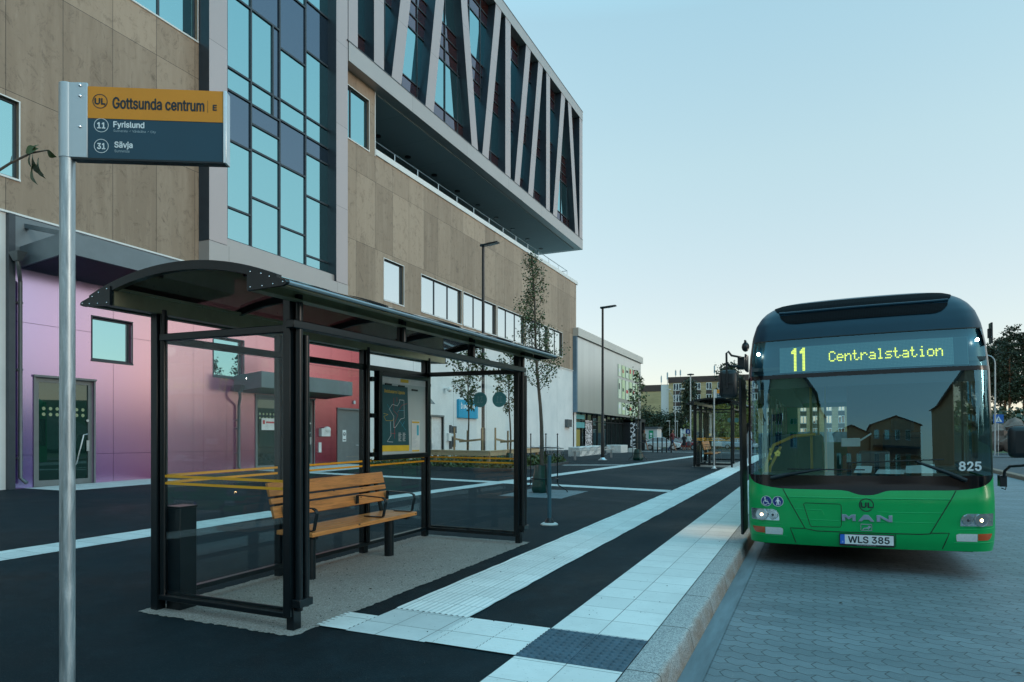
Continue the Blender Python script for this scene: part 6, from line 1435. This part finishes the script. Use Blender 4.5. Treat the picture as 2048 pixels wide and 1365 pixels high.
for n_, (x, y, z) in (('roof', (-31.5,152,13.3)), ('r2', (-24.8,133,13.25)), ('r3', (-23.9,133,13.25)), ('r4', (-17.7,134,13.25))):
    t = thing('roof_antenna', {'roof':'pair of mobile antennas on the low gable building','r2':'thin antenna at the left corner of the taller block','r3':'short antenna second from the left on the taller block','r4':'tall antenna behind the lamp mast on the taller block'}[n_], 'antenna', (x,y,z), group='roof antennas'); k = 1.5 if n_ in ('roof','r4') else 1.0
    mb = MB(); mb.tube([(x,y,z), (x,y,z+1.6*k)], .04, 6); mb.tube([(x+.9*k,y,z), (x+.9*k,y,z+2.0*k)], .05, 6) if n_ == 'roof' else None; obj('mast', mb, M['grey_metal'], t)
    mb = MB(); mb.box(x-.12,x+.12,y-.1,y+.1,z+.5*k,z+1.4*k); mb.box(x+.9*k-.14,x+.9*k+.14,y-.1,y+.1,z+.9*k,z+1.9*k) if n_ == 'roof' else None; obj('antenna_panel', mb, M['grey_ink'], t)
# far trees
def big_tree(x, y, h, r, zc, n, ls, mat, seed, label, kind='round', tr=.22, name='tree', z0=None):
    rj = random.Random(seed); z = gz(x, y) if z0 is None else z0; t = thing(name, label, 'tree', (x,y,z), group='trees beyond the car park')
    mb = MB(); mb.tube([(x,y,z-1), (x+.1,y,z+h*.45), (x,y+.1,z+h*.93)], [tr,tr*.7,tr*.2], 8); lf = MB(); cl_ = []
    m = {'round': 26, 'pine': 24, 'spruce': 34, 'bush': 22}[kind]
    for i in range(m):
        f = (i+rj.random())/m; zz = zc+(h-zc)*f
        rr = {'round': r*math.sqrt(max(.05, 1-(2*f-.9)**2*.9)), 'pine': r*(1-.75*f**1.6)*(.55 if f < .15 else 1), 'spruce': r*(1.05-f), 'bush': r*math.sqrt(max(.05, 1-f*f))}[kind]
        a = i*2.4+rj.random(); d = rr*rj.uniform(.25,.95); c = Vector((x+d*math.cos(a), y+d*math.sin(a), z+zz)); cl_.append((c, r*rj.uniform(.2,.42)))
        mb.tube([(x,y,z+zz-.12*h*rj.random()), tuple(c)], [tr*.22,tr*.06], 5, False)
    for i in range(n):
        c, s_ = cl_[rj.randrange(m)]; q = Vector((rj.gauss(0,1), rj.gauss(0,1), rj.gauss(0,.6 if kind in ('pine','spruce') else .85)))*s_*.62; leaf(lf, c+q, ls, rj, .2)
    obj('trunk', mb, M['pine_bark' if kind == 'pine' else 'bark'], t); obj('crown', lf, M[mat], t, flat=True); return t
big_tree(-19.7,118,10.6,2.9,1.0,5500,.34,'needle',3,'dark evergreen standing before the windows of the tall block','spruce',z0=.8)
big_tree(-13.6,124,13.2,3.4,5.5,4500,.38,'needle',8,'dark pine crown above the distant shelter','pine',z0=1.0)
for i, (x, y, h, r, lb) in enumerate(((-13.9,108,7.2,2.6,'yellow green tree left of the distant sign'), (-11.2,106,6.0,2.6,'yellow green tree above the roof of the distant shelter'), (-8.6,104,6.4,2.8,'yellow green tree behind the bus mirror'), (-16.6,110,5.0,2.2,'yellow green bushy tree right of the dark evergreen'))): big_tree(x, y, h, r, .6, 3600, .3, 'leaf_yellow', 20+i, lb, 'bush')
for i, (x, y, h, r, lb) in enumerate(((-29.5,128,5.6,3.0,'dark bushy tree at the foot of the yellow gable'), (-32.5,127,6.6,3.2,'dark bushy tree beside the shop corner'), (-26.4,126,4.8,2.6,'dark bush below the corner of the tall block'), (-23.4,124,4.6,2.4,'dark bush left of the dark evergreen'))): big_tree(x, y, h, r, .2, 3600, .32, 'leaf_dark', 40+i, lb, 'bush', z0=1.2)
kinds_ = ('thin pine at the left edge of the wood', 'tall pine with a rounded top at the edge of the wood', 'pine with a broad crown at the frame edge', 'pine standing behind the boulders', 'pine in the second row of the wood', 'straight pine deep in the wood', 'dense pine low in the wood', 'dark pine at the back of the wood', 'pine between two taller ones', 'slim pine far back in the wood', 'pine with bare lower trunk by the road', 'pine hidden behind the others')
for i, (x, y, h) in enumerate(((27.5,143,13.0), (29.6,139,15.6), (31.8,140,14.8), (28.5,150,14.0), (31,152,15.5), (33.6,146,15), (34.8,138,14.2), (26.8,156,14.5), (30.4,146,12.5), (33,158,16), (36.6,150,15), (29.2,160,15))):
    big_tree(x, y, h, 2.6, 3.5 if i % 3 else 5.5, 3000, .38, 'needle', 60+i, kinds_[i], 'pine', .2, 'pine_tree', z0=4.4)
mb = MB(); rj = random.Random(2)
for i in range(2600): x, y = rj.uniform(17,48), rj.uniform(96,128); leaf(mb, (x, y, 2.6+(y-96)*.07+abs(rj.gauss(0,.9))), .7, rj, -.2)
o = obj('undergrowth', mb, M['leaf_dark'], kind='stuff', flat=True); o['label'] = 'dark undergrowth at the edge of the pine wood'
for i, (x, y, z, r) in enumerate(((17.2,86,1.6,1.5), (19.0,87,2.1,1.6), (21,87,1.9,1.8), (18.1,85,1.0,1.2), (20,85.5,1.1,1.2))):
    mb = MB(); mb.ball((x,y,z), (r,r,r*.8), 14, 9); rj = random.Random(i+3); mb.v = [tuple(Vector((x,y,z))+(Vector(v)-Vector((x,y,z)))*(1+.18*math.sin(v[0]*3+i)+.13*math.sin(v[2]*5+v[1]*3))) for v in mb.v]
    tag(obj('boulder', mb, M['rock']), ('grey boulder left of the reddish one', 'large reddish boulder behind the crossing sign', 'boulder at the right edge of the frame', 'low boulder at the foot of the others on the left', 'low boulder above the bus mirror')[i], 'boulder', 'boulders beside the road')
x, y = 14.55, 72; z = gz(x, y); t = thing('crossing_sign', 'blue pedestrian crossing sign right of the bus', 'road sign', (x,y,z)); mb = MB(); mb.tube([(x,y+.05,z), (x,y+.05,z+3.6)], .035, 6); obj('pole', mb, M['galv'], t)
mb = MB(); mb.box(x-.38,x+.38,y-.02,y,2.85,3.6); f = obj('sign_face', mb, pm('road_sign_blue', (.01,.13,.5), .45), t); mb = MB(); mb.prism([(x-.28,2.95), (x+.28,2.95), (x,3.48)], y-.03, y-.021, 'y'); obj('triangle', mb, M['white_ink'], f); mb = MB(); mb.bar((x,y-.032,3.3), (x+.02,y-.032,3.1), .05, .004, (0,1,0)); mb.bar((x,y-.032,3.1), (x-.1,y-.032,2.98), .03, .004, (0,1,0)); mb.bar((x+.02,y-.032,3.1), (x+.1,y-.032,2.98), .03, .004, (0,1,0)); obj('pictogram', mb, M['ink'], f)
x, y = 13.14, 66.1; z = gz(x, y); t = thing('street_lamp', 'grey lamp post with a curved top beside the bus', 'street lamp', (x,y,z)); mb = MB(); mb.tube([(x,y,z), (x,y,z+7.4), (x-.06,y,z+7.75), (x-.25,y,z+8.0), (x-.6,y,z+8.15), (x-1.4,y,z+8.2)], [.07,.05,.05,.05,.045,.04], 8); obj('pole', mb, M['galv'], t); mb = MB(); mb.box(x-2.0,x-1.3,y-.12,y+.12,z+8.15,z+8.27); obj('lamp_head', mb, M['grey_metal'], t)
x, y = 17.1, 68.5; t = thing('van', 'dark blue van behind the right mirror of the bus', 'van', (x,y,gz(x,y)), (0,0,R(80)), local=True); mb = MB(); mb.prism([(-2.4,.35), (-2.4,2.2), (1.0,2.3), (1.6,1.5), (2.4,1.2), (2.4,.35)], -1, 1, 'y'); obj('body', mb, pm('van_blue', (.015,.04,.1), .3, coat=.5), t, .08); mb = MB(); mb.prism([(1.08,2.15), (1.55,1.5), (.3,1.5), (.3,2.15)], -1.01, 1.01, 'y'); obj('cab_window', mb, M['store_glass'], t)
for a in (-1.5,1.5):
    for s in (-1,1): mb = MB(); mb.prism([(a+.36*math.cos(i*math.pi/9), .36+.36*math.sin(i*math.pi/9)) for i in range(18)], s*.85, s*1.03, 'y'); obj('wheel', mb, M['rubber'], t)
for k, (za, zb) in enumerate(((9.55,11.6), (9.4,9.1))):
    mb = MB(); mb.tube([(12.5+12*i/12, 72, za+(zb-za)*i/12-1.0*(1-(2*i/12-1)**2)*.5+.0) for i in range(13)], .012, 4); tag(obj('overhead_wire', mb, M['rubber']), ('upper overhead wire above the pine wood', 'lower overhead wire just above the pine tops')[k], 'wire', 'overhead wires')
# houses across the road behind the camera, seen mirrored in the windscreen and windows
def house(x0, x1, y0, y1, h, gab, wall, label, ax='y', balc=True):
    t = thing('apartment_house', label, 'building', ((x0+x1)/2,(y0+y1)/2,-.3)); mb = MB(); mb.box(x0,x1,y0,y1,-1,h)
    xm = (x0+x1)/2; mb.prism([(x0,h), (x1,h), (xm,h+gab)], y0, y1, 'y'); obj('wall', mb, wall, t)
    mb = MB(); mb.hexa([(x0-.5,y0-.5,h-.1), (xm,y0-.5,h+gab+.05), (xm,y1+.5,h+gab+.05), (x0-.5,y1+.5,h-.1)], [(x0-.5,y0-.5,h+.1), (xm,y0-.5,h+gab+.3), (xm,y1+.5,h+gab+.3), (x0-.5,y1+.5,h+.1)]); mb.hexa([(xm,y0-.5,h+gab+.05), (x1+.5,y0-.5,h-.1), (x1+.5,y1+.5,h-.1), (xm,y1+.5,h+gab+.05)], [(xm,y0-.5,h+gab+.3), (x1+.5,y0-.5,h+.1), (x1+.5,y1+.5,h+.1), (xm,y1+.5,h+gab+.3)]); obj('roof', mb, M['brown_sheet'], t)
    nx = int((x1-x0)/3.2)
    for f in range(int(h/3)):
        z = .9+f*3.0
        if balc: mb = MB(); mb.box(x0+.5,x1-.5,y1,y1+1.6,z-.9,z-.72); mb.box(x0+.5,x1-.5,y1+1.57,y1+1.6,z+.2,z+.25); [mb.box(x0+.5+i*.4,x0+.53+i*.4,y1+1.57,y1+1.6,z-.7,z+.2) for i in range(int((x1-x0-1)/.4))]; obj('balcony', mb, M['dark_metal'], t)
        for i in range(nx): a = x0+.9+i*3.2; mb = MB(); mb.box(a,a+1.5,y1-.05,y1+.03,z,z+1.5); w = obj('window', mb, M['white_trim'], t); mb = MB(); mb.quad((a+.1,y1+.035,z+.1), (a+.7,y1+.035,z+.1), (a+.7,y1+.035,z+1.4), (a+.1,y1+.035,z+1.4)); mb.quad((a+.8,y1+.035,z+.1), (a+1.4,y1+.035,z+.1), (a+1.4,y1+.035,z+1.4), (a+.8,y1+.035,z+1.4)); obj('pane', mb, M['glass'], w, flat=True)
    return t
brk = pm('brown_render', (.75,.36,.2), .9, 0, .15, .5); org = pm('pale_ochre_render', (.75,.62,.32), .9, 0, .12, .4)
house(-5,6.5,-86,-69,7.6,2.2,brk,'low brown house beside the gabled one mirrored in the windscreen',balc=False); house(6.8,22,-92,-66,9.6,3.6,brk,'brown gabled house with balconies mirrored in the bus windscreen'); house(21,36,-52,-30,12.5,2.5,brk,'brown house mirrored at the right edge of the windscreen')
house(-19,-6.5,-54,-36,11.0,3.5,org,'ochre gabled house mirrored on the left of the windscreen',balc=False)

# wooded ridge on the far side of the road, mirrored in the shiny wall boards
mb = MB(); rj = random.Random(12)
mb.grid(lambda y, x: (x+3*math.sin(y*.21), y, -1+max(0, (x-40)/14)*(lerp([(45,5.4), (58,4.2), (74,1.6), (190,1.4)], y)+(1.3*math.sin(y*.17)+.8*math.sin(y*.53+1)+.5*math.sin(y*1.3))*lerp([(50,1), (80,.35)], y)) if x > 40 else -1), [-90+3*i for i in range(92)], [70,60,54,47,40])
o = obj('wood', mb, M['needle'], kind='stuff'); o['label'] = 'dark wooded ridge across the road, mirrored in the wall'
for o in list(bpy.data.objects):
    if '_local' in o: del o['_local']
